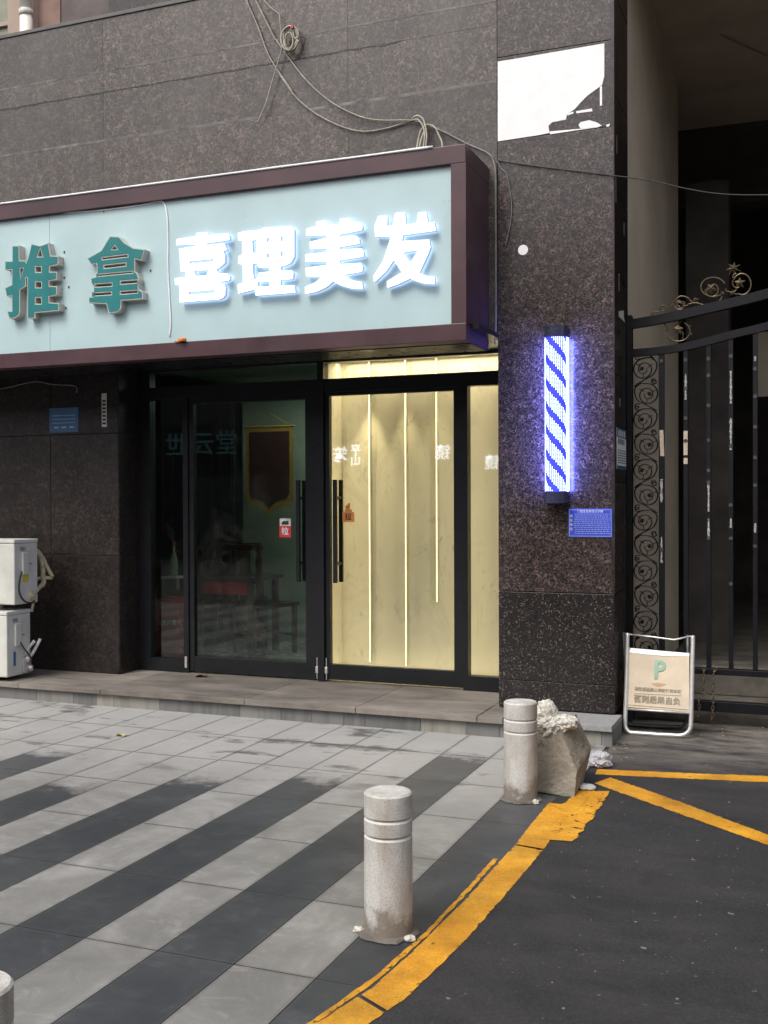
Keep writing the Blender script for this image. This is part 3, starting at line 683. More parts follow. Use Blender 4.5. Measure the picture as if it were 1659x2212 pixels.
mb = MB(); mb.box((PX1+.004, 7.565, -.02), (4.4, 7.618, .135), .004); mb.box((PX1+.004, 8.0, .11), (4.4, 8.3, .32), .01); mb.done('threshold', M['concrete_floor'], bld)

# ------------------------------------------------------------------ sign box with letters
sg = thing('shop_sign', (-3.9, 6.9, 2.5), 'long maroon framed pale blue sign box with teal and lit white characters over the doors', 'sign')
SX1 = -1.985; SZ0, SZ1 = 2.503, 3.722; SY = 6.42
mb = MB()
mb.box((-10, SY, 3.607), (SX1, 6.925, SZ1), .004); mb.box((-10, SY, SZ0), (SX1, 6.925, 2.612), .004)
mb.box((-2.083, SY+.0015, 2.613), (SX1, 6.925, 3.606), .001)
mb.done('frame', M['maroon'], sg)
mb = MB(); px_ = [-10, -7.35, at(107, 600, 1, 6.45).x, -2.084]
for a, b_ in zip(px_, px_[1:]): mb.box((a+.0012, 6.452, 2.612), (b_-.0012, 6.47, 3.607), .001)
mb.done('panel', M['panel'], sg)
mb = MB()
for k in range(6): mb.box((-10, 6.54+k*.06, 2.497), (SX1-.004, 6.54+k*.06+.052, 2.5025))
mb.done('underside', M['soffit'], sg)
pts = []
for i in range(120):
    xx = -10+i*(7.8/119); pts.append((xx, SY-.004+.004*noise.noise(Vector((xx*2, 0, 0))), SZ1+.004+.004*noise.noise(Vector((xx*1.3, 5, 0)))))
mb = MB(); mb.tube(pts, [.007+.004*abs(noise.noise(Vector((i*.2, 0, 2)))) for i in range(120)], 6); mb.done('sealing_strip', M['white_foil'], sg, True)
def glyph(name, polys, off, s, yfront, depth, mat_body, face=None, label=None):
    sp = []
    for pl in polys:
        q = [at(*zz(off, s, p), 1, yfront) for p in pl]; sp.append([(v.x, v.z) for v in q])
    def area(P): return sum(a[0]*b[1]-b[0]*a[1] for a, b in zip(P, P[1:]+P[:1]))
    sp = [P if (area(P) > 0) == (i == 0) else P[::-1] for i, P in enumerate(sp)]
    me = curve_mesh(sp, depth/2, 0 if face else -.0035); me.transform(Matrix.Translation((0, yfront+depth/2, 0)) @ FRONT)
    if isinstance(mat_body, (list, tuple)):
        for p in me.polygons: pass
    o = link(name, me, mat_body, sg)
    if isinstance(mat_body, (list, tuple)):
        for p in me.polygons: p.material_index = 0 if p.normal.y < -.9 else 2 if p.normal.y > .9 else 1
    if label: o['label'] = label
    if face:
        me = curve_mesh(sp, .0012, -.007); me.transform(Matrix.Translation((0, yfront-.0012, 0)) @ FRONT); link('letter_face', me, face, o)
    return o
A_ = ((0, 760), 3.072); B_ = ((560, 680), 3.318); C_ = ((1000, 660), 2.9625)
rect = lambda x0, y0, x1, y1, h: [(x0, y0), (x1, y1), (x1, y1+h), (x0, y0+h)]
tui = [[(125, 210), (198, 210), (200, 365), (268, 365), (272, 390), (290, 340), (325, 190), (415, 212), (500, 182), (525, 315), (605, 320), (605, 408), (515, 428), (515, 482), (590, 482), (590, 565), (510, 580), (510, 630), (590, 632), (590, 725), (510, 742), (510, 800), (612, 808), (612, 885), (365, 908), (362, 965), (285, 968), (284, 548), (268, 545), (268, 632), (208, 672), (205, 905), (190, 940), (155, 962), (95, 970), (70, 890), (122, 890), (122, 735), (68, 740), (48, 650), (122, 615), (122, 460), (50, 465), (50, 370), (125, 370)],
       [(415, 240), (442, 325), (388, 325)], rect(368, 430, 426, 430, 56), rect(368, 590, 428, 590, 56), rect(368, 752, 428, 752, 62), [(208, 450), (242, 445), (214, 560)]]
na = [[(1140, 112), (1235, 118), (1290, 180), (1385, 235), (1500, 250), (1465, 370), (1400, 352), (1400, 480), (1420, 495), (1445, 560), (1435, 600), (1435, 660), (1480, 690), (1480, 765), (1258, 782), (1255, 860), (1220, 900), (1130, 915), (1100, 815), (920, 808), (920, 745), (970, 740), (970, 640), (945, 600), (940, 548), (1005, 530), (1003, 400), (945, 410), (900, 345), (1050, 260)],
      [(1188, 212), (1218, 252), (1155, 252)], rect(1060, 336, 1325, 306, 20), rect(1080, 418, 1305, 392, 28), rect(1010, 512, 1375, 478, 16), rect(985, 612, 1160, 600, 28), rect(1250, 582, 1425, 568, 28), rect(965, 706, 1155, 694, 24), rect(1250, 690, 1425, 676, 24)]
glyph('sign_character', tui, *A_, 6.392, .06, M['cream_rim'], M['teal'], 'teal faced character with cream edge, far left of the sign')
glyph('sign_character', na, *A_, 6.392, .06, M['cream_rim'], M['teal'], 'teal faced roof shaped character with cream edge')
xi = [[(345, 345), (470, 345), (480, 372), (690, 352), (712, 380), (715, 435), (462, 472), (464, 482), (655, 466), (690, 545), (645, 560), (665, 600), (662, 690), (600, 745), (568, 760), (600, 805), (690, 802), (715, 830), (712, 885), (600, 903), (655, 920), (670, 960), (665, 1050), (640, 1082), (600, 1100), (150, 1135), (145, 940), (100, 940), (93, 855), (215, 845), (220, 790), (160, 785), (150, 600), (140, 522), (330, 498), (330, 486), (112, 495), (112, 418), (330, 388)],
      rect(265, 674, 530, 648, 20), rect(258, 1019, 540, 995, 21), [(318, 781), (470, 772), (450, 825), (340, 830)]]
li = [[(800, 350), (870, 330), (1020, 320), (1100, 290), (1400, 275), (1440, 310), (1440, 620), (1400, 690), (1330, 725), (1290, 730), (1285, 765), (1410, 768), (1430, 790), (1425, 870), (1285, 885), (1285, 935), (1440, 935), (1455, 1025), (1000, 1058), (990, 990), (805, 1038), (800, 925), (860, 905), (855, 710), (808, 700), (808, 610), (850, 590), (850, 445), (805, 440)],
      [(968, 440), (1012, 435), (1012, 590), (975, 560)], rect(1130, 416, 1153, 414, 34), rect(1286, 396, 1311, 394, 44), rect(1131, 588, 1155, 585, 36), rect(1285, 564, 1310, 562, 44),
      [(975, 706), (1015, 696), (1032, 744), (1155, 748), (1150, 780), (1030, 795), (1023, 862), (990, 870), (978, 800)], [(1030, 903), (1158, 900), (1158, 945), (1030, 950)]]
mei = [[(195, 255), (300, 245), (325, 290), (425, 285), (430, 230), (530, 220), (570, 265), (640, 262), (665, 300), (660, 350), (440, 393), (440, 408), (600, 395), (632, 430), (635, 485), (440, 518), (440, 537), (650, 522), (675, 560), (675, 615), (435, 652), (445, 682), (650, 668), (668, 710), (660, 765), (480, 793), (540, 835), (600, 852), (660, 860), (668, 940), (560, 935), (450, 905), (370, 862), (300, 920), (200, 965), (85, 990), (82, 910), (180, 870), (255, 810), (95, 812), (88, 720), (300, 690), (300, 663), (90, 668), (85, 585), (300, 557), (300, 536), (135, 540), (130, 460), (300, 417), (300, 400), (95, 405), (95, 328), (195, 305)]]
fa = [[(815, 200), (915, 200), (910, 300), (960, 295), (985, 170), (1090, 165), (1100, 285), (1200, 275), (1215, 165), (1300, 160), (1320, 265), (1385, 262), (1400, 355), (1070, 400), (1060, 450), (1330, 435), (1345, 520), (1310, 610), (1235, 770), (1300, 800), (1385, 812), (1385, 890), (1260, 880), (1135, 835), (1030, 885), (905, 930), (900, 855), (1050, 768), (975, 650), (900, 760), (775, 875), (768, 800), (860, 660), (930, 450), (935, 412), (785, 415), (780, 300)],
      [(1075, 572), (1212, 548), (1140, 668)]]
for nm, gl, src, lab in (('xi', xi, B_, 'first lit white character, stacked boxes shape'), ('li', li, B_, 'second lit white character with four small square holes'), ('mei', mei, C_, 'third lit white character with stacked bars over two spread feet'), ('fa', fa, C_, 'last lit white character with crossed legs')):
    glyph('sign_character', gl, *src, 6.403, .032, (M['lit_letter'], M['lit_side'], M['lit_back']), None, lab)
# cable over the panel
z1 = lambda p: zz((0, 600), 1.843, p)
def on(zf, pts, y, lift=0): return [at(*zf(p), 1, y) for p in pts]
mb = MB(); mb.tube(smooth_path(on(z1, [(0, 262), (300, 225), (640, 200), (900, 165), (990, 145), (1025, 165), (1042, 260), (1045, 400), (1045, 560), (1055, 760), (1062, 900), (1055, 985)], 6.447)), .0055, 8); mb.done('cable', M['white_foil'], sg, True)
c = at(*z1((1135, 1008)), 1, 6.41)
mb = MB(); mb.lathe([(0, .016), (.022, .013), (.030, 0), (.024, -.012)], c, 20); mb.tube([c+Vector((-.06, 0, -.008)), c+Vector((-.02, 0, -.008))], .006, 8)
mb.done('cable_cap', M['orange'], sg, True)
for q in ((400, 463), (400, 622), (428, 680), (936, 577), (645, 207), (410, 810)): 
    p = at(*z1(q), 1, 6.45); mb = MB(); mb.box(p-Vector((.006, .002, .008)), p+Vector((.006, .0, .008)), .001); mb.done('screw', M['ink'], sg)

# ------------------------------------------------------------------ LED barber light
lt = thing('barber_light', (-1.54, 6.9, 2.05), 'glowing blue and white spiral striped barber light on the granite pillar', 'barber light')
lx0 = at(1178, 900, 1, 6.87).x; lx1 = at(1224, 900, 1, 6.87).x; lc = (lx0+lx1)/2; rad = (lx1-lx0)/2
def zat(y): return at(1200, y, 1, 6.84).z
zt, zb, l1, l0 = zat(703), zat(1087), zat(728), zat(1061)
YC = 6.872
M['housing'] = plain('dark plastic housing', (.035, .036, .075), .25)
M['lens'] = emit('blue lit lens', (.05, .07, 1.0), .55, (.02, .02, .2))
M['glow'] = emit('blue lit back rim', (.12, .16, 1.0), 20.0, (.02, .02, .2))
M['led'] = emit('white blue led dots', (.62, .78, 1.0), 2.6, (.5, .5, .8))
def halfcyl(mb, z0, z1, r, n=20, extra=.0):
    prev = None
    ring = [(lc-r*math.cos(math.pi*k/n), YC-r*.85*math.sin(math.pi*k/n)) for k in range(n+1)]
    ring = [(lc-r, PF-.001)]+ring+[(lc+r, PF-.001)]
    a = [mb.bm.verts.new((x, y, z0)) for x, y in ring]; b = [mb.bm.verts.new((x, y, z1)) for x, y in ring]
    for k in range(len(ring)-1): mb.bm.faces.new((a[k], a[k+1], b[k+1], b[k]))
    mb.bm.faces.new(a); mb.bm.faces.new(b[::-1])
mb = MB(); halfcyl(mb, l1+.004, zt, rad+.003); mb.done('end_cap', M['housing'], lt)
mb = MB(); halfcyl(mb, zb, l0-.004, rad+.003); mb.done('end_cap', M['housing'], lt)
mb = MB(); halfcyl(mb, l0-.0035, l1+.0035, rad-.002); mb.done('lens', M['lens'], lt)
mb = MB(); rows = 118; cols = 17; period = (zat(820)-zat(871.6))
for j in range(rows):
    z = l0+(j+.5)*(l1-l0)/rows
    for i in range(cols):
        th = math.pi*(i+.5)/cols
        ph = (z/period - (1-(i+.5)/cols)*1.6 + .30) % 1.0
        if ph > .66: continue
        r = rad; cx_, cy_ = lc-r*math.cos(th), YC-r*.85*math.sin(th)
        tx, ty = math.sin(th), -.85*math.cos(th); h = .0025
        mb.quad([(cx_-tx*h, cy_-ty*h, z-h), (cx_+tx*h, cy_+ty*h, z-h), (cx_+tx*h, cy_+ty*h, z+h), (cx_-tx*h, cy_-ty*h, z+h)])
mb.done('led_dots', M['led'], lt)
for s_ in (-1, 1):
    mb = MB(); x_ = lc+s_*rad; mb.box((min(x_, x_+s_*.003), YC+.004, l0), (max(x_, x_+s_*.003), PF-.004, l1)); mb.done('glow_rim', M['glow'], lt)
for s_ in (-1, 1):
    hl = bpy.data.lights.new('barber_glow', 'AREA'); hl.shape = 'RECTANGLE'; hl.size = l1-l0; hl.size_y = .02; hl.energy = 3.0; hl.color = (.16, .20, 1)
    ho = bpy.data.objects.new('barber_glow', hl); C.objects.link(ho); ho.location = (lc+s_*(rad+.006), YC-.03, (l0+l1)/2)
    zd = -Vector((s_*.75, .66, 0)).normalized(); xd = Vector((0, 0, 1)); ho.rotation_euler = Matrix((xd, zd.cross(xd), zd)).transposed().to_euler()

# ------------------------------------------------------------------ plates, stickers and scraps on the granite
def plate(name, x0, y0, x1, y1, plane, mat, label, cat, group=None, th=.004):
    a = at(x0, y0, 1, plane); b = at(x1, y1, 1, plane); t = thing(name, ((a.x+b.x)/2, plane, b.z), label, cat, group)
    mb = MB(); mb.box((a.x, plane-th, b.z), (b.x, plane-.0005, a.z), .001); mb.done('board', mat, t); return t, a, b
t, a, b = plate('notice_plate', 1228, 1099, 1323, 1161, PF, M['blue_plate'], 'bright blue notice plate with fine lines of text below the barber light', 'plate', None)
mb = MB(); m_ = .006; y_ = PF-.0056
for q in (((a.x+m_, y_, a.z-m_-.003), (b.x-m_, y_+.001, a.z-m_)), ((a.x+m_, y_, b.z+m_), (b.x-m_, y_+.001, b.z+m_+.003)), ((a.x+m_, y_, b.z+m_+.003), (a.x+m_+.003, y_+.001, a.z-m_-.003)), ((b.x-m_-.003, y_, b.z+m_+.003), (b.x-m_, y_+.001, a.z-m_-.003))): mb.box(*q)
for r_ in range(11):
    z = a.z-.036-r_*.0125; x = a.x+.035+.01*random.random()
    while x < b.x-.02:
        w = random.uniform(.006, .02); mb.box((x, y_, z), (min(x+w, b.x-.014), y_+.001, z+.0035)); x += w+.005
mb.done('border_and_text', M['blue_ink'], t)
put_text('heading', '门前五包责任公示牌', .0185, ((a.x+b.x)/2, PF-.0056, a.z-.0185), M['white_ink'], t)
me = text_mesh('责任单位', .016); 
for i, ch in enumerate('责任单位'): put_text('heading', ch, .02, (a.x+.019, PF-.0056, a.z-.048-i*.028), M['white_ink'], t)
t, a, b = plate('notice_plate', 107, 882, 170, 933, 7.2, M['blue_plate_dull'], 'dull blue notice plate on the dark wall under the sign', 'plate')
mb = MB(); x = a.x+.05
while x < b.x-.05: mb.box((x, 7.194, b.z+.035), (x+.045, 7.195, b.z+.047)); x += .075
for r_ in range(3): mb.box((a.x+.03, 7.194, b.z+.075+r_*.03), (b.x-.03, 7.195, b.z+.079+r_*.03))
mb.done('text_line', M['blue_ink'], t)
a = at(220, 850, 1, 7.2); b = at(231, 922, 1, 7.2)
mb = MB(); mb.box((a.x, 7.196, b.z), (b.x, 7.1995, a.z)); o = tag(mb.done('label_strip', M['paper']), 'narrow faded white label strip pasted upright on the dark wall', 'label')
mb = MB()
for k in range(7): mb.box((a.x+.008, 7.1945, b.z+.02+k*.03), (b.x-.008, 7.1955, b.z+.036+k*.03))
o2 = mb.done('text_line', M['ink'], o)
p = at(1130, 540, 1, PF); mb = MB()
vs = [mb.bm.verts.new((p.x+.0335*math.cos(k*math.pi/20), PF-.003, p.z+.0335*math.sin(k*math.pi/20))) for k in range(40)]; f_ = mb.bm.faces.new(vs)
r_ = bmesh.ops.extrude_face_region(mb.bm, geom=[f_]); bmesh.ops.translate(mb.bm, verts=[v for v in r_['geom'] if isinstance(v, bmesh.types.BMVert)], vec=(0, .0025, 0))
tag(mb.done('round_sticker', M['white_plaster']), 'round white sticker on the granite pillar right of the sign', 'sticker')
# advert on the pillar's side
yA = at(1335, 960, 0, PX1).y; zA = at(1340, 926, 0, PX1).z; zB = at(1345, 1015, 0, PX1).z
t = thing('paper_advert', (PX1, 7.15, zB), 'blue and white paper advert pasted on the side of the pillar', 'advert')
y0_, y1_ = 7.03, 7.40
mb = MB(); mb.box((PX1+.0004, y0_, zB), (PX1+.002, y1_, zA)); mb.done('paper', M['backing'], t)
mb = MB(); mb.box((PX1+.0024, y0_, zA-.06), (PX1+.003, y1_, zA)); mb.box((PX1+.0024, y0_, zB), (PX1+.003, y1_, zB+.025)); mb.done('blue_band', M['blue_plate_dull'], t)
for k in range(4): mb = MB(); mb.box((PX1+.0034, y0_+.05+k*.075, zA-.052), (PX1+.004, y0_+.09+k*.075, zA-.012)); mb.done('band_lettering', M['white_ink'], t)
mb = MB()
for k in range(6):
    z = zB+.04+k*.016
    for q in range(4): mb.box((PX1+.0024, y0_+.03+q*.085, z), (PX1+.003, y0_+.09+q*.085, z+.008))
mb.done('text_line', M['blue_plate_dull'], t); mb = MB()
for q in range(5): mb.box((PX1+.0024, y0_+.04+q*.055, zB+.165), (PX1+.003, y0_+.075+q*.055, zB+.2))
mb.done('headline', M['blue_plate_dull'], t)
def side_patch(pts, mat, name, label, cat, group=None):
    P = [at(x, y, 0, PX1+.001) for x, y in pts]
    mb = MB(); f = mb.quad([tuple(p) for p in P]); r = bmesh.ops.extrude_face_region(mb.bm, geom=[f]); bmesh.ops.translate(mb.bm, verts=[v for v in r['geom'] if isinstance(v, bmesh.types.BMVert)], vec=(.0015, 0, 0))
    return tag(mb.done(name, mat), label, cat, group)
side_patch([(1337, 672), (1347, 671), (1347, 684), (1350, 697), (1337, 684)], M['paper'], 'paper_scrap', 'torn white paper scrap on the pillar side beside the gate top', 'scrap')
for i, (x, y, w, h) in enumerate(((1329, 380, 3, 60), (1331, 290, 3, 45), (1336, 590, 2, 40), (1338, 860, 3, 20), (1347, 480, 2, 30))):
    P = [at(x, y, 0, PX1), at(x+w, y+h, 0, PX1)]
    mb = MB(); mb.box((PX1+.0005, P[0].y, P[1].z), (PX1+.002, P[0].y+.035, P[0].z)); mb.done('putty_smear', M['grout'], bld)

# door stickers
def sticker(x0, y0, x1, y1, mid, m_lo, label, fig=False):
    a = at(x0, y0, 1, 7.49); b = at(x1, y1, 1, 7.49); t = thing('pull_sticker', ((a.x+b.x)/2, 7.49, b.z), label, 'sticker')
    zm = at(x0, mid, 1, 7.49).z; cxx = (a.x+b.x)/2
    mb = MB(); mb.box((a.x, 7.4935, b.z), (b.x, 7.4965, zm), .0008); mb.done('lower_field', m_lo, t)
    if not fig:
        mb = MB(); mb.box((a.x+.003, 7.4935, zm), (b.x-.001, 7.4965, a.z), .0008); mb.done('upper_field', M['paper'], t)
        mb = MB(); mb.box((a.x+.02, 7.4915, zm+.01), (b.x-.02, 7.493, zm+.03)); mb.box((a.x+.03, 7.4915, zm+.0305), (b.x-.02, 7.493, zm+.038)); mb.done('hand_mark', M['ink'], t)
    else:
        mb = MB(); mb.box((a.x+.02, 7.4935, zm), (b.x-.02, 7.4965, zm+.02), .0008); mb.tube([(cxx-.005, 7.4965, zm+.036), (cxx-.005, 7.4935, zm+.036)], .02, 16); mb.box((cxx-.002, 7.4937, zm+.04), (cxx+.014, 7.4963, zm+.068), .001); mb.done('upper_field', m_lo, t)
        mb = MB(); mb.tube([(cxx-.012, 7.4925, zm+.036), (cxx-.012, 7.4915, zm+.036)], .004, 8); mb.tube([(cxx+.003, 7.4925, zm+.036), (cxx+.003, 7.4915, zm+.036)], .004, 8); mb.done('hand_mark', M['ink'], t)
    put_text('lettering', '拉', (zm-b.z)*.72, (cxx, 7.4918, (zm+b.z)/2), M['white_ink'] if not fig else M['ink'], t, offset=.0012)
sticker(603, 1120, 628, 1161, 1136, M['red'], 'red and white pull sticker on the glass of the dark door')
sticker(739, 1088, 765, 1128, 1106, M['orange'], 'orange figure shaped pull sticker on the glass of the lit door', True)

# ------------------------------------------------------------------ warm strips behind the right door
M['warm_led'] = emit('warm led strip', (1.0, .80, .40), 2.0, (.8, .7, .4))
for i, (x, ya, yb, lab) in enumerate(((798, 1440, 1430, 'warm glowing vertical light strip nearest the door handle, reaching the floor'), (876, 1440, 1438, 'middle warm glowing vertical light strip behind the lit door'), (943, 1300, 1300, 'rightmost warm light strip behind the lit door, ending well above the floor'))):
    yS = CW-.035; p = at(x, 1100, 1, yS); zlo = max(.15, at(x, yb, 1, yS).z)
    mb = MB(); mb.box((p.x-.0024, yS-.003, zlo), (p.x+.0024, yS+.003, 2.60)); tl = tag(mb.done('light_strip', M['warm_led']), lab, 'light strip', 'warm vertical light strips')
    mb = MB(); mb.box((p.x-.0045, yS+.0032, zlo), (p.x+.0045, CW-.0005, 2.60)); mb.done('channel', M['white_steel'], tl)
    sp = bpy.data.lights.new('strip_downlight', 'SPOT'); sp.energy = 15; sp.color = (1, .84, .52); sp.spot_size = R(38); sp.spot_blend = .7; sp.shadow_soft_size = .012
    sp.energy = (44, 24, 14)[i]
    so = bpy.data.objects.new('downlight_lamp', sp); C.objects.link(so); so.location = (p.x, CW-.12, 2.57); so.rotation_euler = (0, 0, 0)
al = bpy.data.lights.new('room_fill', 'AREA'); al.energy = 26; al.size = 1.45; al.size_y = .12; al.shape = 'RECTANGLE'; al.color = (1, .85, .58)  # added warm fill above the glass for the cream wall, fixture unseen
ao = bpy.data.objects.new('room_fill', al); C.objects.link(ao); ao.location = (-2.68, 7.66, 2.59)

al2 = al.copy(); al2.energy = 1.2; ao = bpy.data.objects.new('floor_fill', al2); C.objects.link(ao); ao.location = (-2.68, 7.66, .15); ao.rotation_euler = (R(180), 0, 0)  # added upward fill for the lower cream wall; no lamp stands here
for xl, nx in ((-3.405, .75), (-1.945, -.75), (-2.32, -.6)):
    l_ = bpy.data.lights.new('wall_fill', 'AREA'); l_.shape = 'RECTANGLE'; l_.size = 2.2; l_.size_y = .03; l_.energy = 1.15; l_.color = (1, .85, .58)  # added side fills that even out the cream wall, not real fittings
    o_ = bpy.data.objects.new('wall_fill', l_); C.objects.link(o_); o_.location = (xl, 7.56, 1.35); zd = -Vector((nx, .66, 0)).normalized(); xd = Vector((0, 0, 1)); o_.rotation_euler = Matrix((xd, zd.cross(xd), zd)).transposed().to_euler()
al = bpy.data.lights.new('shop_fill', 'AREA'); al.energy = 4; al.size = .9; al.color = (.92, 1, .9)  # added fill that brightens the unlit shop; no such lamp is visible
ao = bpy.data.objects.new('shop_fill', al); C.objects.link(ao); ao.location = (-4.2, 8.7, 2.58)

# ------------------------------------------------------------------ things in the dark shop
bx = at(333, 1300, 1, 7.9).x; bx2 = at(386, 1300, 1, 7.9).x; bz = at(350, 1302, 1, 7.9).z
t = thing('storage_box', ((bx+bx2)/2, 8.0, .13), 'tall dark red box standing inside the left window', 'box')
mb = MB(); mb.box((bx, 7.9, .13), (bx2, 8.2, bz), .006); mb.done('body', M['red_plastic'], t)
mb = MB(); mb.box((bx-.01, 7.89, bz+.001), (bx2+.01, 8.21, bz+.03), .006); mb.done('lid', M['red_plastic'], t)
put_text('lettering', '三十六黄岐', .05, ((bx+bx2)/2+.03, 7.897, bz-.17), M['paper'], t)
mb = MB(); mb.box((bx-.05, 7.86, .13), (bx-.015, 7.885, .42), .003); tag(mb.done('white_post', M['white_steel']), 'short white upright beside the red box', 'post')
def chair(x, y, rz, label):
    t = thing('wooden_chair', (0, 0, 0), label, 'chair', 'dark wooden chairs in the shop')
    mb = MB(); mb.box((-.23, -.22, .43), (.23, .22, .46), .006); mb.done('seat', M['wood'], t)
    for sx in (-1, 1):
        mb = MB(); mb.box((sx*.2-.018, -.2, 0), (sx*.2+.018, -.165, .43)); mb.done('leg', M['wood'], t)
        mb = MB(); mb.bar((sx*.2, .19, 0), (sx*.2, .21, .43), .036); mb.bar((sx*.2, .21, .46), (sx*.2, .25, .98), .034); mb.done('leg', M['wood'], t)
    mb = MB(); mb.bar((-.24, .255, .97), (.24, .255, .97), .035, .05); mb.bar((0, .215, .46), (0, .25, .95), .02, .13, (0, 1, 0)); mb.bar((-.2, .235, .66), (.2, .235, .66), .02); mb.done('backrest', M['wood'], t)
    mb = MB(); mb.bar((-.2, -.18, .17), (.2, -.18, .17), .025); mb.bar((-.2, .19, .15), (.2, .19, .15), .025); mb.done('stretcher', M['wood'], t)
    t.location = (x, y, .13); t.rotation_euler = (0, 0, rz); return t
c1 = chair(-4.35, 8.65, R(160), 'dark wooden chair nearer the door inside the unlit shop')
c1.location = (at(572, 1380, 1, 8.7).x, 8.7, .128); 
c2 = copy_tree(c1); c2.location = (at(520, 1380, 1, 9.05).x, 9.05, .128); c2.rotation_euler = (0, 0, R(200)); c2['label'] = 'dark wooden chair further back beside the red table'
tx0, tx1 = at(425, 1380, 1, 8.4).x, at(545, 1380, 1, 8.4).x; tz = at(480, 1255, 1, 8.4).z
t = thing('wooden_table', ((tx0+tx1)/2, 8.6, .13), 'dark red wooden table in the unlit shop', 'table')
mb = MB(); mb.box((tx0-.03, 8.37, tz), (tx1+.03, 8.95, tz+.035), .005); mb.done('tabletop', M['wood'], t)
for xx in (tx0, tx1-.05):
    for yy in (8.4, 8.87): mb = MB(); mb.box((xx, yy, .13), (xx+.05, yy+.05, tz)); mb.done('leg', M['wood'], t)
mb = MB(); mb.box((tx0+.051, 8.41, tz-.12), (tx1-.051, 8.43, tz-.002)); mb.done('apron', M['red_plastic'], t)
# teapot-like clutter on the table
mb = MB(); mb.lathe([(.0, 0), (.05, 0), (.075, .04), (.07, .09), (.03, .12), (.012, .13), (.012, .15), (0, .155)], ((tx0+tx1)/2-.15, 8.6, tz+.036), 20); tp = mb.done('teapot', M['ink'], None, True); tag(tp, 'dark round teapot on the wooden table', 'teapot')
mb = MB(); q = Vector(((tx0+tx1)/2-.15, 8.6, tz+.09)); mb.tube([q+Vector((.06, 0, 0)), q+Vector((.11, 0, .03)), q+Vector((.13, 0, .06))], [.014, .01, .007], 8); mb.done('spout', M['ink'], tp, True)
# pennant
t = thing('pennant', (-4.4, 9.1, 1.4), 'maroon velvet award pennant with gold fringe hanging in the shop', 'pennant')
q0 = at(531, 925, 1, 9.1); q1 = at(634, 1115, 1, 9.1); px0, px1, pz1, pz0 = q0.x, q1.x, q0.z, q1.z; pm = (px0+px1)/2
def pen(mb, x0, x1, z1, zs, zt_, y):
    pts = [(x0, y, z1), (x0, y, zs+.05), (x0+.03, y, zs), (pm-.06, y, zs-.03), (pm, y, zt_), (pm+.06, y, zs-.03), (x1-.03, y, zs), (x1, y, zs+.05), (x1, y, z1)]
    f = mb.bm.faces.new([mb.bm.verts.new(p) for p in pts]); r = bmesh.ops.extrude_face_region(mb.bm, geom=[f]); bmesh.ops.translate(mb.bm, verts=[v for v in r['geom'] if isinstance(v, bmesh.types.BMVert)], vec=(0, .004, 0))
mb = MB(); pen(mb, px0, px1, pz1, pz0+.10, pz0, 9.1); mb.done('fringe', M['gold'], t)
mb = MB(); pen(mb, px0+.04, px1-.04, pz1-.04, pz0+.17, pz0+.08, 9.094); mb.done('cloth', M['velvet'], t)
mb = MB(); mb.tube([(px0-.02, 9.1, pz1+.008), (px1+.02, 9.1, pz1+.008)], .01, 8); mb.tube([(px0, 9.1, pz1), (pm, 9.1, pz1+.14), (px1, 9.1, pz1)], .003, 6); mb.done('rod', M['gold'], t)
# white figurine on a shelf at the left window
q = at(377, 1245, 1, 8.0)
t = thing('shelf', (q.x, 8.0, q.z), 'small pale shelf inside the left side window', 'shelf'); mb = MB(); mb.box((q.x-.1, 7.94, q.z-.02), (q.x+.06, 8.1, q.z), .002); mb.done('board', M['white_steel'], t)
mb = MB(); mb.bar((q.x-.02, 8.08, q.z-.12), (q.x-.02, 8.08, q.z-.02), .02); mb.done('bracket', M['white_steel'], t)
t = thing('bottle', (q.x-.02, 8.02, q.z), 'slim white bottle standing on the small shelf', 'bottle'); mb = MB(); mb.lathe([(0, 0), (.035, 0), (.037, .1), (.03, .16), (.012, .21), (.011, .27)], (q.x-.02, 8.02, q.z), 16); mb.done('body', plain('milk white glaze', (.35, .36, .32), .3), t, True)
mb = MB(); mb.lathe([(.013, .268), (.013, .30), (0, .302)], (q.x-.02, 8.02, q.z), 12); mb.done('cap', M['red'], t)

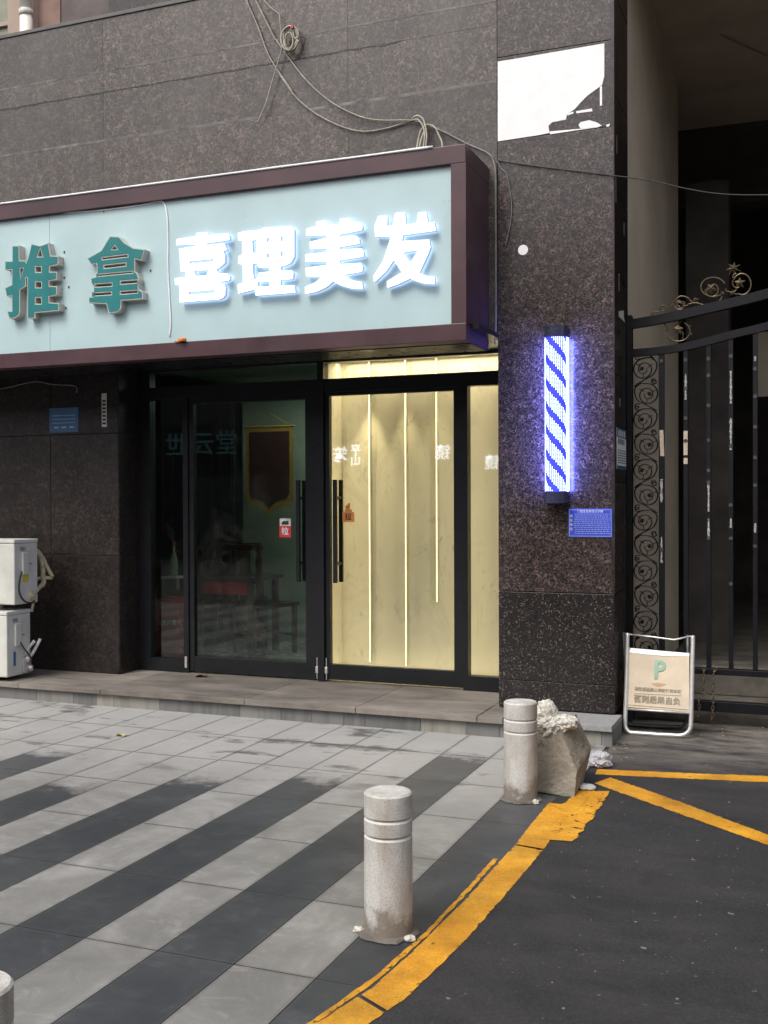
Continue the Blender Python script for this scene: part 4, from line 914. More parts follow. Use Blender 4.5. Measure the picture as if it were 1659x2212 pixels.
# ------------------------------------------------------------------ air conditioners
def ac(x1, y0, z0, w, d, h, label):
    t = thing('air_conditioner', (x1-w/2, y0+d/2, z0), label, 'air conditioner', 'outdoor units stacked at the left edge')
    mb = MB(); mb.box((x1-w, y0, z0+.03), (x1, y0+d, z0+h-.03), .008); mb.done('casing', M['white_steel'], t)
    mb = MB(); mb.box((x1-w-.004, y0-.004, z0+h-.029), (x1+.004, y0+d+.004, z0+h), .006); mb.done('lid', M['white_steel'], t)
    for xx in (x1-w+.1, x1-.16): mb = MB(); mb.box((xx, y0-.01, z0), (xx+.05, y0+d+.01, z0+.029), .002); mb.done('foot', M['interior_dark'], t)
    mb = MB(); cxg, czg = x1-w*.6, z0+h/2
    for r in (.06, .1, .14, .18, .21): mb.tube([(cxg+r*math.cos(a*math.pi/20), y0-.014, czg+r*math.sin(a*math.pi/20)) for a in range(40)], .003, 5, closed=True)
    for k in range(8): mb.tube([(cxg, y0-.014, czg), (cxg+.21*math.cos(k*math.pi/4), y0-.014, czg+.21*math.sin(k*math.pi/4))], .003, 5)
    mb.done('fan_grille', M['white_steel'], t)
    mb = MB(); mb.box((x1+.0005, y0+.075, z0+.26), (x1+.022, y0+.145, z0+h-.1), .006); mb.box((x1+.0005, y0+.165, z0+h-.09), (x1+.006, y0+.205, z0+h-.075)); mb.done('terminal_cover', M['white_steel'], t)
    mb = MB(); mb.box((x1+.0005, y0+.06, z0+h-.085), (x1+.005, y0+.12, z0+h-.06), .001); mb.done('grip', M['kerb_grey'], t); mb = MB(); mb.box((x1+.0005, y0+.15, z0+h-.20), (x1+.004, y0+.20, z0+h-.19)); mb.done('vent_slot', M['kerb_grey'], t)
    return t
a1 = ac(-5.72, 6.595, .131, .78, .27, .535, 'lower white outdoor unit on the step with cut bent pipe stubs')
mb = MB(); mb.tube(smooth_path([(-5.70, 6.72, .42), (-5.69, 6.76, .36), (-5.68, 6.80, .31), (-5.67, 6.82, .27)]), .006, 8); mb.done('power_cable', M['ink'], a1, True)
z4 = lambda p: zz((0, 1750), 3.88, p)
mb = MB(); mb.tube([at(*z4((325, 1800)), 1, 6.80), at(*z4((370, 1700)), 1, 6.83), at(*z4((455, 1600)), 1, 6.87)], .013, 10); mb.tube([at(*z4((345, 1880)), 1, 6.83), at(*z4((430, 1760)), 1, 6.87), at(*z4((530, 1575)), 1, 6.92)], .013, 10); mb.done('pipe_stub', M['paper'], a1, True)
mb = MB(); mb.lathe([(0, -.02), (.02, -.02), (.022, .02), (.01, .03), (0, .03)], (-5.695, 6.80, .27), 12); mb.lathe([(0, -.02), (.022, -.02), (.024, .02), (.01, .03), (0, .03)], (-5.695, 6.83, .20), 12); mb.box((-5.719, 6.76, .17), (-5.70, 6.85, .29), .003); mb.done('valve', M['steel'], a1, True)
mb = MB(); mb.box((-5.7195, 6.665, .24), (-5.716, 6.69, .35)); mb.done('rating_label', M['blue_plate_dull'], a1)
a2 = ac(-5.70, 6.66, .682, .80, .27, .535, 'upper white outdoor unit stacked on another with looping foam wrapped pipes')
z4 = lambda p: zz((0, 1750), 3.88, p)
def acp(pts, y): return [at(*z4(p), 1, yy) for p, yy in zip(pts, y)]
f = MB()
f.tube(smooth_path(acp([(430, 400), (470, 420), (520, 480), (550, 560), (560, 660), (565, 760), (570, 830), (550, 890)], [6.96, 6.99, 7.02, 7.04, 7.05, 7.05, 7.04, 7.02])), .020, 10)
f.tube(smooth_path(acp([(440, 410), (510, 440), (570, 530), (620, 640), (690, 765)], [6.98, 7.02, 7.06, 7.08, 7.09])), .015, 10)
f.tube(smooth_path(acp([(690, 775), (600, 778), (510, 785), (450, 815), (410, 880), (395, 960)], [7.09, 7.07, 7.03, 6.97, 6.90, 6.86])), .015, 10)
f.tube(smooth_path(acp([(570, 850), (520, 900), (470, 950), (430, 1000)], [7.02, 6.98, 6.92, 6.87])), .018, 10)
f.tube(smooth_path(acp([(440, 1060), (430, 1120), (415, 1220)], [6.88, 6.88, 6.88])), .012, 10)
f.done('insulated_pipe', M['foam'], a2, True)
q = at(*z4((405, 1010)), 1, 6.86); f = MB(); f.lathe([(0, -.035), (.03, -.035), (.038, 0), (.03, .035), (0, .04)], q, 14); f.box(q+Vector((-.06, -.02, -.03)), q+Vector((-.02, .02, .03)), .004); f.done('valve', M['foam'], a2, True)
f = MB(); f.tube(smooth_path([at(*z4(p), 0, -5.69) for p in [(290, 690), (262, 800), (250, 930), (275, 1020), (330, 1085), (400, 1105), (460, 1085)]]), .006, 8); f.done('power_cable', M['ink'], a2, True)
a = at(*z4((300, 735)), 0, -5.70); b = at(*z4((368, 825)), 0, -5.70); mb = MB(); mb.box((-5.6995, a.y, b.z), (-5.697, b.y, a.z)); mb.done('warning_label', plain('yellow warning label', (.62, .48, .03), .5), a2)

# ------------------------------------------------------------------ cables on the facade
z2 = lambda p: zz((900, 0), 1.843, p)
z1a = lambda p: zz((0, 0), 1.659, p)
CYP = PF-.018
def cable(name, pts, r, mat, label, cat='cable', group=None, n=6):
    mb = MB(); mb.tube(smooth_path(pts, n), r, 7); return tag(mb.done(name, mat, None, True), label, cat, group)
pa = on(z1a, [(1330, -150), (1380, 0), (1440, 140), (1500, 300), (1560, 400), (1640, 515)], CYP)+on(z2, [(60, 430), (170, 590), (280, 690), (400, 760), (520, 805), (620, 818), (740, 800), (850, 768), (915, 755)], CYP)
cable('hanging_cable', pa, .0058, M['cable'], 'beige cable hanging in the lower of two arcs across the upper granite wall')
pb = on(z1a, [(1370, -120), (1430, 0), (1490, 120), (1540, 220)], CYP-.014)+on(z2, [(60, 250), (130, 350), (230, 480), (330, 580), (440, 660), (580, 725), (700, 748), (860, 748), (915, 750)], CYP-.014)
cable('hanging_cable', pb, .0058, M['cable'], 'beige cable hanging in the upper of two arcs, passing the coiled cable')
pc = on(z2, [(915, 752), (1000, 780), (1100, 820), (1180, 862)], CYP)+[at(*z2((1290, 920)), 1, 6.85), at(*z2((1375, 955)), 1, 6.72), at(1061, 565, 1, 6.85)]
pc = on(z2, [(915, 752), (1000, 780), (1100, 820), (1250, 897), (1370, 950), (1410, 1000), (1424, 1080), (1425, 1290)], 6.905)+[at(1071, 760*.9, 1, 6.905), at(1069, 745, 1, 6.905)]
for v in pc: v.x = max(v.x, SX1+.004) if v.z < 3.74 else v.x
cable('corner_cable', pc, .0065, M['cable_grey'], 'grey cable running down round the right end of the sign box')
cable('thin_wire', on(z2, [(-40, -30), (0, 20), (40, 60), (78, 92), (84, 140), (92, 220), (95, 300), (60, 420), (20, 560), (-10, 660), (-60, 770)], CYP-.022), .0048, M['cable'], 'thin grey wire dropping from the coil to the top of the sign')
mb = MB(); cc = at(*z2((150, 242)), 1, CYP-.03); rnd = random.Random(3)
pts = []
for k in range(5*26):
    a = k*2*math.pi/26; j = k//26
    rx, rz_ = .052+.004*j*(-1)**j, .082+.005*math.sin(j*2.1)
    pts.append(cc+Vector((rx*math.cos(a)+.008*math.sin(j*1.7), -.006*j+.004*math.sin(a*1.3), rz_*math.sin(a)+.006*math.cos(j*2.3))))
mb.tube(pts, .006, 6); pts2 = [cc+Vector((.03+.035*math.cos(k*math.pi/13)*.9, -.03, -.0+.062*math.sin(k*math.pi/13))) for k in range(26)]
mb.tube([p+Vector((-.03, 0, -.03)) for p in pts2], .005, 6, closed=True)
t = tag(mb.done('coiled_cable', M['coil'], None, True), 'coil of cream cable hung on the upper granite wall', 'cable coil')
mb = MB(); q = cc+Vector((.028, -.036, .065)); mb.box(q-Vector((.012, .006, .01)), q+Vector((.012, .006, .01)), .002); mb.done('red_tie', M['red'], t)
mb = MB()
for pts in ([(905, 752), (915, 730), (940, 720), (970, 738), (988, 790), (995, 850), (988, 925)], [(905, 750), (940, 745), (975, 790), (982, 850), (975, 925)], [(985, 785), (960, 810), (945, 860), (935, 925)], [(990, 790), (975, 830), (958, 880), (950, 925)], [(965, 790), (1000, 775), (1045, 792), (1075, 850), (1090, 885), (1092, 925)]):
    mb.tube(smooth_path([at(*z2(p), 1, 6.88-.02*i/3) for i, p in enumerate(pts)], 6), .006, 7)
tag(mb.done('cable_knot', M['coil'], None, True), 'knotted loops of cream cable entering the top of the sign near its right end', 'cable knot')
zc3 = lambda p: zz((1600, 0), 1.672, p)
cable('passage_wire', [at(*zc3(p), 1, 6.915) for p in [(130, 905), (350, 938), (600, 968), (780, 990), (1000, 1020), (1200, 1065), (1400, 1095), (1659, 1100), (1900, 1085)]], .004, M['black_cable'], 'dark thin wire strung from the pillar across the passage mouth')
cable('loose_wire', [at(*zc3(p), 1, 6.915) for p in [(130, 905), (150, 945), (185, 985), (200, 1060), (212, 1150), (205, 1260), (178, 1385)]], .0028, M['cable_grey'], 'short loose wire end curling down the pillar beside the sign')
cable('ceiling_wire', [at(*zc3(p), 2, 5.40) for p in [(1390, 200), (1500, 250), (1659, 320), (1800, 395)]], .006, M['cable'], 'pale wire along the passage ceiling')
z3 = lambda p: zz((0, 1200), 1.702, p)
cable('wall_wire', [at(*z3(p), 1, 7.19) for p in [(-40, 200), (60, 180), (200, 150), (300, 165), (430, 175), (440, 215)]], .004, M['cable_grey'], 'thin wire clipped along the dark wall above the dull blue plate')

# ------------------------------------------------------------------ gate
gt = thing('iron_gate', (-.3, 7.45, 0), 'black iron gate with arched top rails, scrollwork and gilt ornaments across the passage', 'gate')
zg = lambda p: zz((2000, 850), 2.603, p)
def rail_pts(zs): return [at(*zg(p), 1, 7.45) for p in zs]
GY = 7.45
top = smooth_path([(-1.15, GY, 2.700), (-.93, GY, 2.725), (-.64, GY, 2.772), (-.25, GY, 2.845), (.2, GY, 2.965), (.7, GY, 3.13)], 6)
sec = smooth_path([(-1.15, GY, 2.505), (-.93, GY, 2.512), (-.71, GY, 2.540), (-.49, GY, 2.588), (-.25, GY, 2.635), (.2, GY, 2.74), (.7, GY, 2.9)], 6)
def sweep(mb, pts, w, h):
    prev = None
    for i, p in enumerate(pts):
        t = (pts[min(i+1, len(pts)-1)]-pts[max(i-1, 0)]).normalized(); n = Vector((-t.z, 0, t.x))
        q = [mb.bm.verts.new(p+n*b*h/2+Vector((0, a*w/2, 0))) for a, b in ((-1, -1), (1, -1), (1, 1), (-1, 1))]
        if prev:
            for k in range(4): mb.bm.faces.new((prev[k], prev[(k+1) % 4], q[(k+1) % 4], q[k]))
        else: mb.bm.faces.new(q)
        prev = q
    mb.bm.faces.new(prev[::-1])
def zsec(x):
    for a, b in zip(sec, sec[1:]):
        if a.x <= x <= b.x: return a.z+(b.z-a.z)*(x-a.x)/(b.x-a.x)
    return sec[-1].z
mb = MB(); sweep(mb, top, .05, .062); mb.done('rail', M['iron'], gt)
mb = MB(); sweep(mb, sec, .045, .05); mb.done('rail', M['iron'], gt)
mb = MB(); mb.box((-1.15, GY-.03, .345), (.7, GY+.03, .385), .003); mb.done('rail', M['iron'], gt)
mb = MB(); mb.box((-1.10, GY-.032, .10), (.7, GY+.032, .168), .003); mb.done('rail', M['iron'], gt)
mb = MB(); mb.box((-1.158, GY-.035, .06), (-1.122, GY+.035, 2.76), .003); mb.done('post', M['iron'], gt)
bars = [-.928, -.77, -.623, -.482, -.33, -.18, -.03, .12, .27, .42, .57]
for i, x in enumerate(bars):
    w = .036 if i == 0 else .03
    zlo = .386
    mb = MB(); mb.box((x-w/2, GY-.016, zlo), (x+w/2, GY+.016, zsec(x)-.024), .002); mb.done('bar', M['iron'], gt)
# scrolls between the post and the first bar
def spiral(c, r0_, r1_, a0, a1, n=26):
    return [Vector((c[0]+(r0_+(r1_-r0_)*k/n)*math.cos(a0+(a1-a0)*k/n), GY, c[1]+(r0_+(r1_-r0_)*k/n)*math.sin(a0+(a1-a0)*k/n))) for k in range(n+1)]
xm = (-1.12-.948)/2; hw = (1.12-.948)/2-.004
mb = MB(); z = .50; flip = 1
while z < 2.40:
    s = flip
    big = spiral((xm+s*.012, z), hw*.92, .018, math.pi/2 if s > 0 else math.pi/2, math.pi/2-s*3.6*math.pi, 48); mb.tube(big, [.0055-.0022*k/48 for k in range(49)], 6)
    mb.tube(smooth_path([(xm+s*.012, GY, z+hw*.92), (xm-s*.045, GY, z+hw*.9), (xm-s*.075, GY, z+hw*.35), (xm-s*.055, GY, z-hw*.4), (xm-s*.01, GY, z-hw*.75), (xm+s*.05, GY, z-hw*1.15), (xm+s*.075, GY, z-hw*1.4)], 5), .005, 6)
    mb.tube(spiral((xm-s*.055, z-hw*.95), .022, .006, s*math.pi*.2, s*math.pi*2.3, 16), .0045, 6)
    mb.tube(spiral((xm+s*.055, z+hw*1.05), .02, .006, math.pi*(1.2 if s > 0 else -.2), math.pi*(1.2 if s > 0 else -.2)+s*math.pi*2, 16), .0042, 6)
    for ang in (.15, .8, 1.45):
        a = ang*math.pi; p0 = Vector((xm+s*.012+.030*math.cos(a), GY, z+.030*math.sin(a))); p1 = Vector((xm+s*.012+hw*.8*math.cos(a), GY, z+hw*.8*math.sin(a))); mb.tube([p0, (p0+p1)/2+Vector((.006, 0, .004)), p1], .0032, 5)
    leaf = [(xm+s*.02, z-.012), (xm+s*.045, z-.004), (xm+s*.03, z+.02), (xm+s*.008, z+.012)]
    f_ = mb.bm.faces.new([mb.bm.verts.new((a, GY-.003, b)) for a, b in leaf])
    leaf = [(xm-s*.07, z+hw*.6), (xm-s*.045, z+hw*.75), (xm-s*.02, z+hw*1.2), (xm-s*.05, z+hw*1.0)]
    f_ = mb.bm.faces.new([mb.bm.verts.new((a, GY-.003, b)) for a, b in leaf])
    z += .172; flip = -flip
mb.done('scrollwork', M['iron'], gt)
# gilt scrolls on the rails
zo = lambda p: zz((2080, 850), 3.24, p)
def gp(pts): return [at(*zo(p), 1, GY) for p in pts]
def circ(c, rx, ry, a0=0, a1=360, n=28): return [(c[0]+rx*math.cos(R(a0+(a1-a0)*k/n)), c[1]+ry*math.sin(R(a0+(a1-a0)*k/n))) for k in range(n+1)]
mb = MB()
mb.tube(gp([(380, 688), (400, 668), (430, 657), (470, 660)]), .004, 6)
mb.tube(gp(circ((510, 625), 38, 38, 150, 400)+circ((515, 632), 20, 18, 40, 200, 10)), .0045, 6)
mb.tube(smooth_path(gp([(600, 605), (640, 540), (690, 492), (740, 488), (790, 510), (830, 555), (880, 560), (920, 572), (980, 585), (1050, 575), (1120, 545), (1155, 500), (1165, 460)]), 4), .0055, 7)
mb.tube(gp(circ((688, 580), 62, 55, 200, -40)+circ((688, 580), 45, 42, -40, -380)+circ((690, 575), 24, 22, 0, -300, 14)), .0048, 6)
mb.tube(smooth_path(gp([(735, 590), (770, 590), (800, 570), (870, 560)]), 4), .004, 6)
mb.tube(gp(circ((1060, 385), 135, 105, -330, -20, 36)), .0055, 7)
mb.tube(gp(circ((1045, 420), 70, 72, -60, 190, 24)), .0055, 7)
mb.tube(smooth_path(gp([(1195, 400), (1200, 425), (1240, 440), (1275, 445)]), 4), .005, 6)
mb.tube(gp(circ((1375, 355), 98, 115, 120, -150, 36)), .0055, 7)
mb.tube(smooth_path(gp([(1285, 300), (1270, 340), (1285, 380), (1320, 395), (1345, 385)]), 4), .005, 6)
mb.tube(smooth_path(gp([(1325, 468), (1300, 460), (1285, 440), (1310, 420), (1315, 395)]), 4), .0045, 6)
mb.tube(smooth_path(gp([(1275, 285), (1285, 250), (1310, 240)]), 4), .006, 6)
def star(c, r, n, inner_=.42, ph=0, wob=.15):
    q = at(*zo(c), 1, GY); rr = r/3.24/K*7.45/FPX*1.07; vs = []
    for k in range(2*n):
        a = ph+k*math.pi/n; d = rr*(1 if k % 2 == 0 else inner_)*(1+wob*math.sin(k*2.7)); vs.append((q.x+d*math.cos(a), q.z+d*math.sin(a)))
    cf = mb.bm.verts.new((q.x, GY-.014, q.z)); cb = mb.bm.verts.new((q.x, GY+.014, q.z)); ring = [mb.bm.verts.new((x, GY, z)) for x, z in vs]
    for k in range(len(ring)): mb.bm.faces.new((cf, ring[k], ring[(k+1) % len(ring)])); mb.bm.faces.new((cb, ring[(k+1) % len(ring)], ring[k]))
star((1280, 185), 78, 7, .4, .5); star((1350, 340), 62, 5, .45, .3); star((1035, 400), 62, 5, .5, .9); star((675, 850), 55, 5, .6, .2); star((865, 530), 42, 4, .5, .3); star((1160, 465), 40, 3, .4, 1.9); star((1275, 455), 42, 3, .4, 1.6)
mb.done('gilt_scroll', M['bronze'], gt)
mb = MB(); c0 = (680, 870)
mb.tube(gp(circ(c0, 125, 108, -60, 200, 34)), .005, 7)
mb.tube(smooth_path(gp([(690, 790), (700, 765), (725, 755)]), 4), .0045, 6); mb.tube(smooth_path(gp([(725, 955), (730, 900), (715, 870)]), 4), .0045, 6)
for pts in ([(525, 790), (550, 810), (580, 845)], [(790, 830), (805, 815), (815, 800)], [(795, 900), (820, 895), (822, 912)], [(540, 900), (560, 895)], [(620, 975), (625, 955), (645, 938)]): mb.tube(gp(pts), .0045, 6)
mb.done('gilt_ring', M['bronze'], gt)
# rivet discs on the bars
for i, x in enumerate(bars[:6]):
    mb = MB(); zs = {0: [2.44, 1.17], 1: [2.44, 2.25, 2.05, 1.9], 2: [2.44, 2.33, 2.13, 1.9, 1.70, 1.62, 1.25], 3: [2.45, 1.86, 1.47, 1.25, .95], 4: [2.36, 2.18, 1.98, 1.78, 1.6, 1.2], 5: [2.3, 1.9]}[i]
    for z in zs: mb.tube([(x, GY-.0165, z), (x, GY-.0205, z)], .013, 14)
    mb.done('rivet', M['iron_worn'], gt)
# torn flyers on the bars
def zbar(px, py): return at(px, py, 1, GY).z
scr = [(0, 930, 986, 'pale tape strip on the first gate bar, upper'), (1, 932, 984, 'beige tape strip on the second gate bar'), (1, 990, 1003, 'short white scrap under the beige tape on the second gate bar'),
       (1, 810, 865, 'torn white paper on the upper second gate bar'), (3, 803, 873, 'long flaky white paper on the fourth gate bar'), (3, 905, 973, 'greyish paper remains lower on the fourth gate bar'),
       (0, 1035, 1085, 'scraped white paper on the first gate bar at mid height'), (0, 1160, 1215, 'lowest white paper remains on the first gate bar'), (4, 772, 782, 'small white scrap near the top of the fifth gate bar'), (2, 1040, 1105, 'thin white scratch of paper on the third gate bar'),
       (2, 1120, 1160, 'white glue marks low on the third gate bar'), (4, 1130, 1150, 'white glue mark low on the fifth gate bar'), (3, 1120, 1140, 'white glue mark low on the fourth gate bar')]
for i, ya, yb, lab in scr:
    x = bars[i]; cxp = 1400+i*50; za, zb_ = zbar(cxp, ya), zbar(cxp, yb); n = max(3, int((za-zb_)/.012)); mb = MB(); prev = None; full = 'tape' in lab
    for k in range(n+1):
        z = za+(zb_-za)*k/n; w0 = .013 if full else .011*(.35+.9*abs(noise.noise(Vector((k*.9, i*3.1, ya*.1))))); sh = (.006*k/n if i == 0 and full else 0) + (0 if full else .004*noise.noise(Vector((k*.7, ya, 0))))
        q = (mb.bm.verts.new((x-w0+sh, GY-.0185, z)), mb.bm.verts.new((x+w0+sh, GY-.0185, z)), mb.bm.verts.new((x+w0+sh, GY-.0172, z)), mb.bm.verts.new((x-w0+sh, GY-.0172, z)))
        if prev:
            for m__ in range(4): mb.bm.faces.new((prev[m__], prev[(m__+1) % 4], q[(m__+1) % 4], q[m__]))
        prev = q
    tag(mb.done('torn_flyer', M['tape'] if full else M['flyer_rest']), lab, 'torn flyer', 'torn paper and tape stuck on the gate bars')
# chains
zq = lambda p: zz((2050, 2080), 3.061, p)
def chain(pts, label, r=.0035):
    P = smooth_path([at(*zq(p), 1, GY-.05) for p in pts], 8); mb = MB(); d = 0; pos_ = []; last = P[0]
    step_ = .026; acc = 0; out = [P[0]]
    for a, b in zip(P, P[1:]):
        seg = (b-a).length
        while acc+seg >= step_: a = a.lerp(b, (step_-acc)/seg); seg = (b-a).length; acc = 0; out.append(a.copy())
        acc += seg
    for k in range(len(out)-1):
        c = (out[k]+out[k+1])/2; t = (out[k+1]-out[k]).normalized(); n = Vector((0, 1, 0)) if k % 2 else t.cross(Vector((0, 1, 0))).normalized()
        mb.tube([c+t*.018*math.cos(a*math.pi/6)+n*.0085*math.sin(a*math.pi/6) for a in range(12)], r, 6, closed=True)
    return tag(mb.done('chain', M['chain'], None, True), label, 'chain', 'rusty chains on the gate rail')
chain([(1000, 520), (995, 600), (1000, 660), (995, 740), (1000, 800), (1060, 830)], 'left rusty chain looped over the bottom rail of the gate')
chain([(1120, 530), (1095, 600), (1095, 680), (1090, 760), (1095, 860), (1090, 940), (1075, 1100)], 'right rusty chain hanging from the rail down to the ground')
chain([(945, 830), (945, 900), (950, 960), (930, 1060)], 'short rusty chain beside the folding sign')

# ------------------------------------------------------------------ things in the passage
q = at(1640, 760, 1, 12.5)
mb = MB(); mb.box((q.x-.02, 12.4, q.z-.5), (q.x+.12, 12.45, q.z+.2)); mb.box((q.x+.12, 12.4, q.z+.1), (q.x+.9, 12.45, q.z+.2)); mb.done('door_casing', M['tan_wall'], bld)

# ------------------------------------------------------------------ folding parking sign
ps = thing('folding_sign', (-.91, 7.05, 0), 'folding steel frame parking notice board with a green P in front of the gate', 'sign')
zp = lambda p: zz((2050, 2080), 3.061, p)
Y_lo, Y_hi = 6.97, 7.10      # leans back
def sp_(p):
    t = (1250-p[1])/1070.0; return at(*zp(p), 1, Y_lo+(Y_hi-Y_lo)*t)
mb = MB()
fr = [sp_(p) for p in [(208, 172), (205, 300), (200, 600), (190, 900), (183, 1100), (190, 1150), (215, 1188), (255, 1203), (400, 1212), (520, 1222), (650, 1228), (740, 1232), (800, 1220), (845, 1180), (862, 1110), (868, 900), (875, 600), (882, 300), (882, 200)]]
mb.tube(smooth_path(fr, 3), .0145, 14)
mb.done('front_frame', M['steel'], ps, True)
mb = MB(); mb.tube([sp_((215, 185)), sp_((480, 215)), sp_((690, 243)), sp_((860, 205))], .006, 8); mb.tube([sp_((200, 957)), sp_((850, 1000))], .008, 8); mb.done('crossbar', M['steel'], ps, True)
brd = [(232, 352), (600, 395), (845, 408), (843, 985), (205, 940)]
M['board'] = plain('aged cream printed board', (.60, .50, .37), .5, 0, .10, 6)
mb = MB(); fr_ = [mb.bm.verts.new(sp_(p)) for p in [(228, 372), (400, 392), (600, 408), (845, 412), (843, 985), (205, 938)]]
f_ = mb.bm.faces.new(fr_); r = bmesh.ops.extrude_face_region(mb.bm, geom=[f_]); bmesh.ops.translate(mb.bm, verts=[v for v in r['geom'] if isinstance(v, bmesh.types.BMVert)], vec=(0, .006, 0)); mb.done('board', M['board'], ps)
mb = MB(); mb.bm.faces.new([mb.bm.verts.new(sp_(p)-Vector((0, o, 0))) for p, o in (((230, 330), -.02), ((600, 365), -.02), ((845, 385), -.02), ((845, 412), .002), ((600, 408), .004), ((400, 392), .003), ((228, 372), .002))]); mb.done('folded_top', M['white_plaster'], ps)
# lettering follows the leaning board
c = sp_((535, 560)); slope = math.atan2(Y_hi-Y_lo, .65)
TL = Matrix.Rotation(-slope, 4, 'X'); roll = Matrix.Rotation(R(0.0), 4, 'Y')
M['green_faded'] = plain('faded green print', (.26, .44, .32), .6, 0, .1, 20); M['grey_print'] = plain('faded grey print', (.30, .26, .19), .6, 0, .15, 40)
put_text('letter_p', 'P', .165, sp_((538, 560))+Vector((0, -.004, 0)), M['green_faded'], ps, offset=.004, extra=TL, sx=.9)
RB = Matrix.Rotation(R(.9), 4, 'Y')
put_text('notice_line', '消防通道禁止停放任何车辆', .0245, sp_((520, 763))+Vector((0, -.004, 0)), M['grey_print'], ps, extra=RB @ TL, offset=.0004)
put_text('notice_line', '否则后果自负', .049, sp_((513, 868))+Vector((0, -.004, 0)), M['grey_print'], ps, extra=RB @ TL, offset=.0012, spacing=1.0)
mb = MB(); a = sp_((275, 795)); b = sp_((765, 820)); mb.bar(a+Vector((0, -.003, 0)), b+Vector((0, -.003, 0)), .0012, .002); a = sp_((215, 912)); b = sp_((838, 965)); mb.bar(a+Vector((0, -.003, 0)), b+Vector((0, -.003, 0)), .0012, .002); mb.done('rule_line', M['grey_print'], ps)
mb = MB(); c = sp_((530, 708)); mb.bm.faces.new([mb.bm.verts.new(c+Vector((dx, -.003, dz))) for dx, dz in ((-.045, .008), (0, .014), (.045, .008), (.015, -.012), (0, -.018), (-.015, -.012))]); mb.done('red_mark', plain('faded red print', (.60, .42, .29), .6), ps)
mb = MB(); bf = [sp_(p)+Vector((0, .07+.16*(p[1]-170)/1050, 0))+Vector((-.035, 0, 0)) for p in [(205, 180), (200, 600), (190, 1140), (230, 1195), (500, 1215), (780, 1222), (850, 1150), (868, 600), (875, 210)]]
for v in bf: v.z = max(v.z, .013)
mb.tube(bf, .0125, 10); mb.done('rear_frame', M['dull_steel'], ps, True)

# ------------------------------------------------------------------ bollards
def bollard(x, y, label, proto=None, rz=0):
    if proto: t = copy_tree(proto)
    else:
        t = thing('stone_bollard', (0, 0, 0), '', 'bollard', 'stone bollards along the yellow kerb')
        r = .084; prof = [(0, .492), (r-.006, .492), (r, .486), (r, .412), (r-.006, .409), (r-.006, .400), (r, .397), (r, .352), (r-.006, .349), (r-.006, .340), (r, .337), (r+.001, .0), (r+.001, -.02)]
        mb = MB(); mb.lathe(prof, (0, 0, 0), 64); o = mb.done('shaft', M['bollard'], t, False)
        for z in (.4045, .3445):
            mb = MB(); mb.lathe([(r-.0075, z-.0075), (r-.0005, z-.0078), (r-.0035, z-.001), (r-.0075, z-.001)], (0, 0, 0), 64); mb.done('groove_highlight', M['groove'], t)
        mb = MB(); pr = []
        n = 40
        for k in range(n):
            a = k*2*math.pi/n; rr = r+.018+.022*noise.noise(Vector((math.cos(a)*2, math.sin(a)*2, 3)))+.01*noise.noise(Vector((math.cos(a)*7, math.sin(a)*7, 3)))
            pr.append((a, rr))
        ins = [mb.bm.verts.new(((r-.002)*math.cos(a), (r-.002)*math.sin(a), .012)) for a, _ in pr]; mid_ = [mb.bm.verts.new(((r*.35+rr*.65)*math.cos(a), (r*.35+rr*.65)*math.sin(a), .009)) for a, rr in pr]; ou = [mb.bm.verts.new((rr*math.cos(a), rr*math.sin(a), .0015)) for a, rr in pr]
        for k in range(n):
            j = (k+1) % n; mb.bm.faces.new((ins[k], ins[j], mid_[j], mid_[k])); mb.bm.faces.new((mid_[k], mid_[j], ou[j], ou[k]))
        mb.done('mortar_collar', M['concrete_floor'], t)
        for a in (R(200), R(-25)):
            q = Vector((.105*math.cos(a), .105*math.sin(a), .008)); bmx = MB(); bmesh.ops.create_icosphere(bmx.bm, subdivisions=2, radius=.016)
            for v in bmx.bm.verts: v.co = Vector((v.co.x*1.3, v.co.y, v.co.z*.7))*(1+.5*noise.noise(v.co*90+q*10))+q
            bmx.done('mortar_lump', M['mortar'], t)
    t.location = (x, y, .002); t.rotation_euler = (0, 0, rz); t['label'] = label; return t
b1 = bollard(-1.363, 3.475, 'large speckled stone bollard in the middle foreground beside the yellow kerb')
b2 = bollard(-1.352, 5.275, 'stone bollard standing in front of the broken concrete block', b1, R(130))
q = at(-62, 2132, 2, .49)
b3 = bollard(q.x, q.y, 'stone bollard cut off by the lower left corner of the photo', b1, R(70))

# ------------------------------------------------------------------ broken concrete block
cb = thing('concrete_block', (-1.2, 5.5, 0), 'tilted broken concrete block with a crumbled white top behind the rear bollard', 'concrete block')
zr = lambda p: zz((1500, 2250), 2.37, p)
F_ = [((600, 1010), 5.42), ((1040, 1055), 5.385), ((1062, 835), 5.43), ((942, 540), 5.47), ((640, 520), 5.47)]
B2 = [((1112, 950), 5.66), ((1180, 650), 5.70), ((1052, 372), 5.66), ((760, 380), 5.66), ((560, 900), 5.70)]
fp = [at(*zr(p), 1, y) for p, y in F_]; bp = [at(*zr(p), 1, y) for p, y in B2]
fp[0].z = fp[1].z = .006; bp[0].z = .012; bp[4].z = .012
fm = MB(); V = fm.bm.verts.new
fv = [V(p) for p in fp]; bv = [V(p) for p in bp]
fm.bm.faces.new(fv); 
f1 = fm.bm.faces.new((fv[1], bv[0], bv[1], fv[2])); f2 = fm.bm.faces.new((fv[2], bv[1], bv[2], fv[3])); fm.bm.faces.new((fv[3], bv[2], bv[3], fv[4])); fm.bm.faces.new((fv[4], bv[3], bv[4], fv[0])); fm.bm.faces.new((bv[4], bv[3], bv[2], bv[1], bv[0])); fm.bm.faces.new((fv[0], bv[4], bv[0], fv[1]))
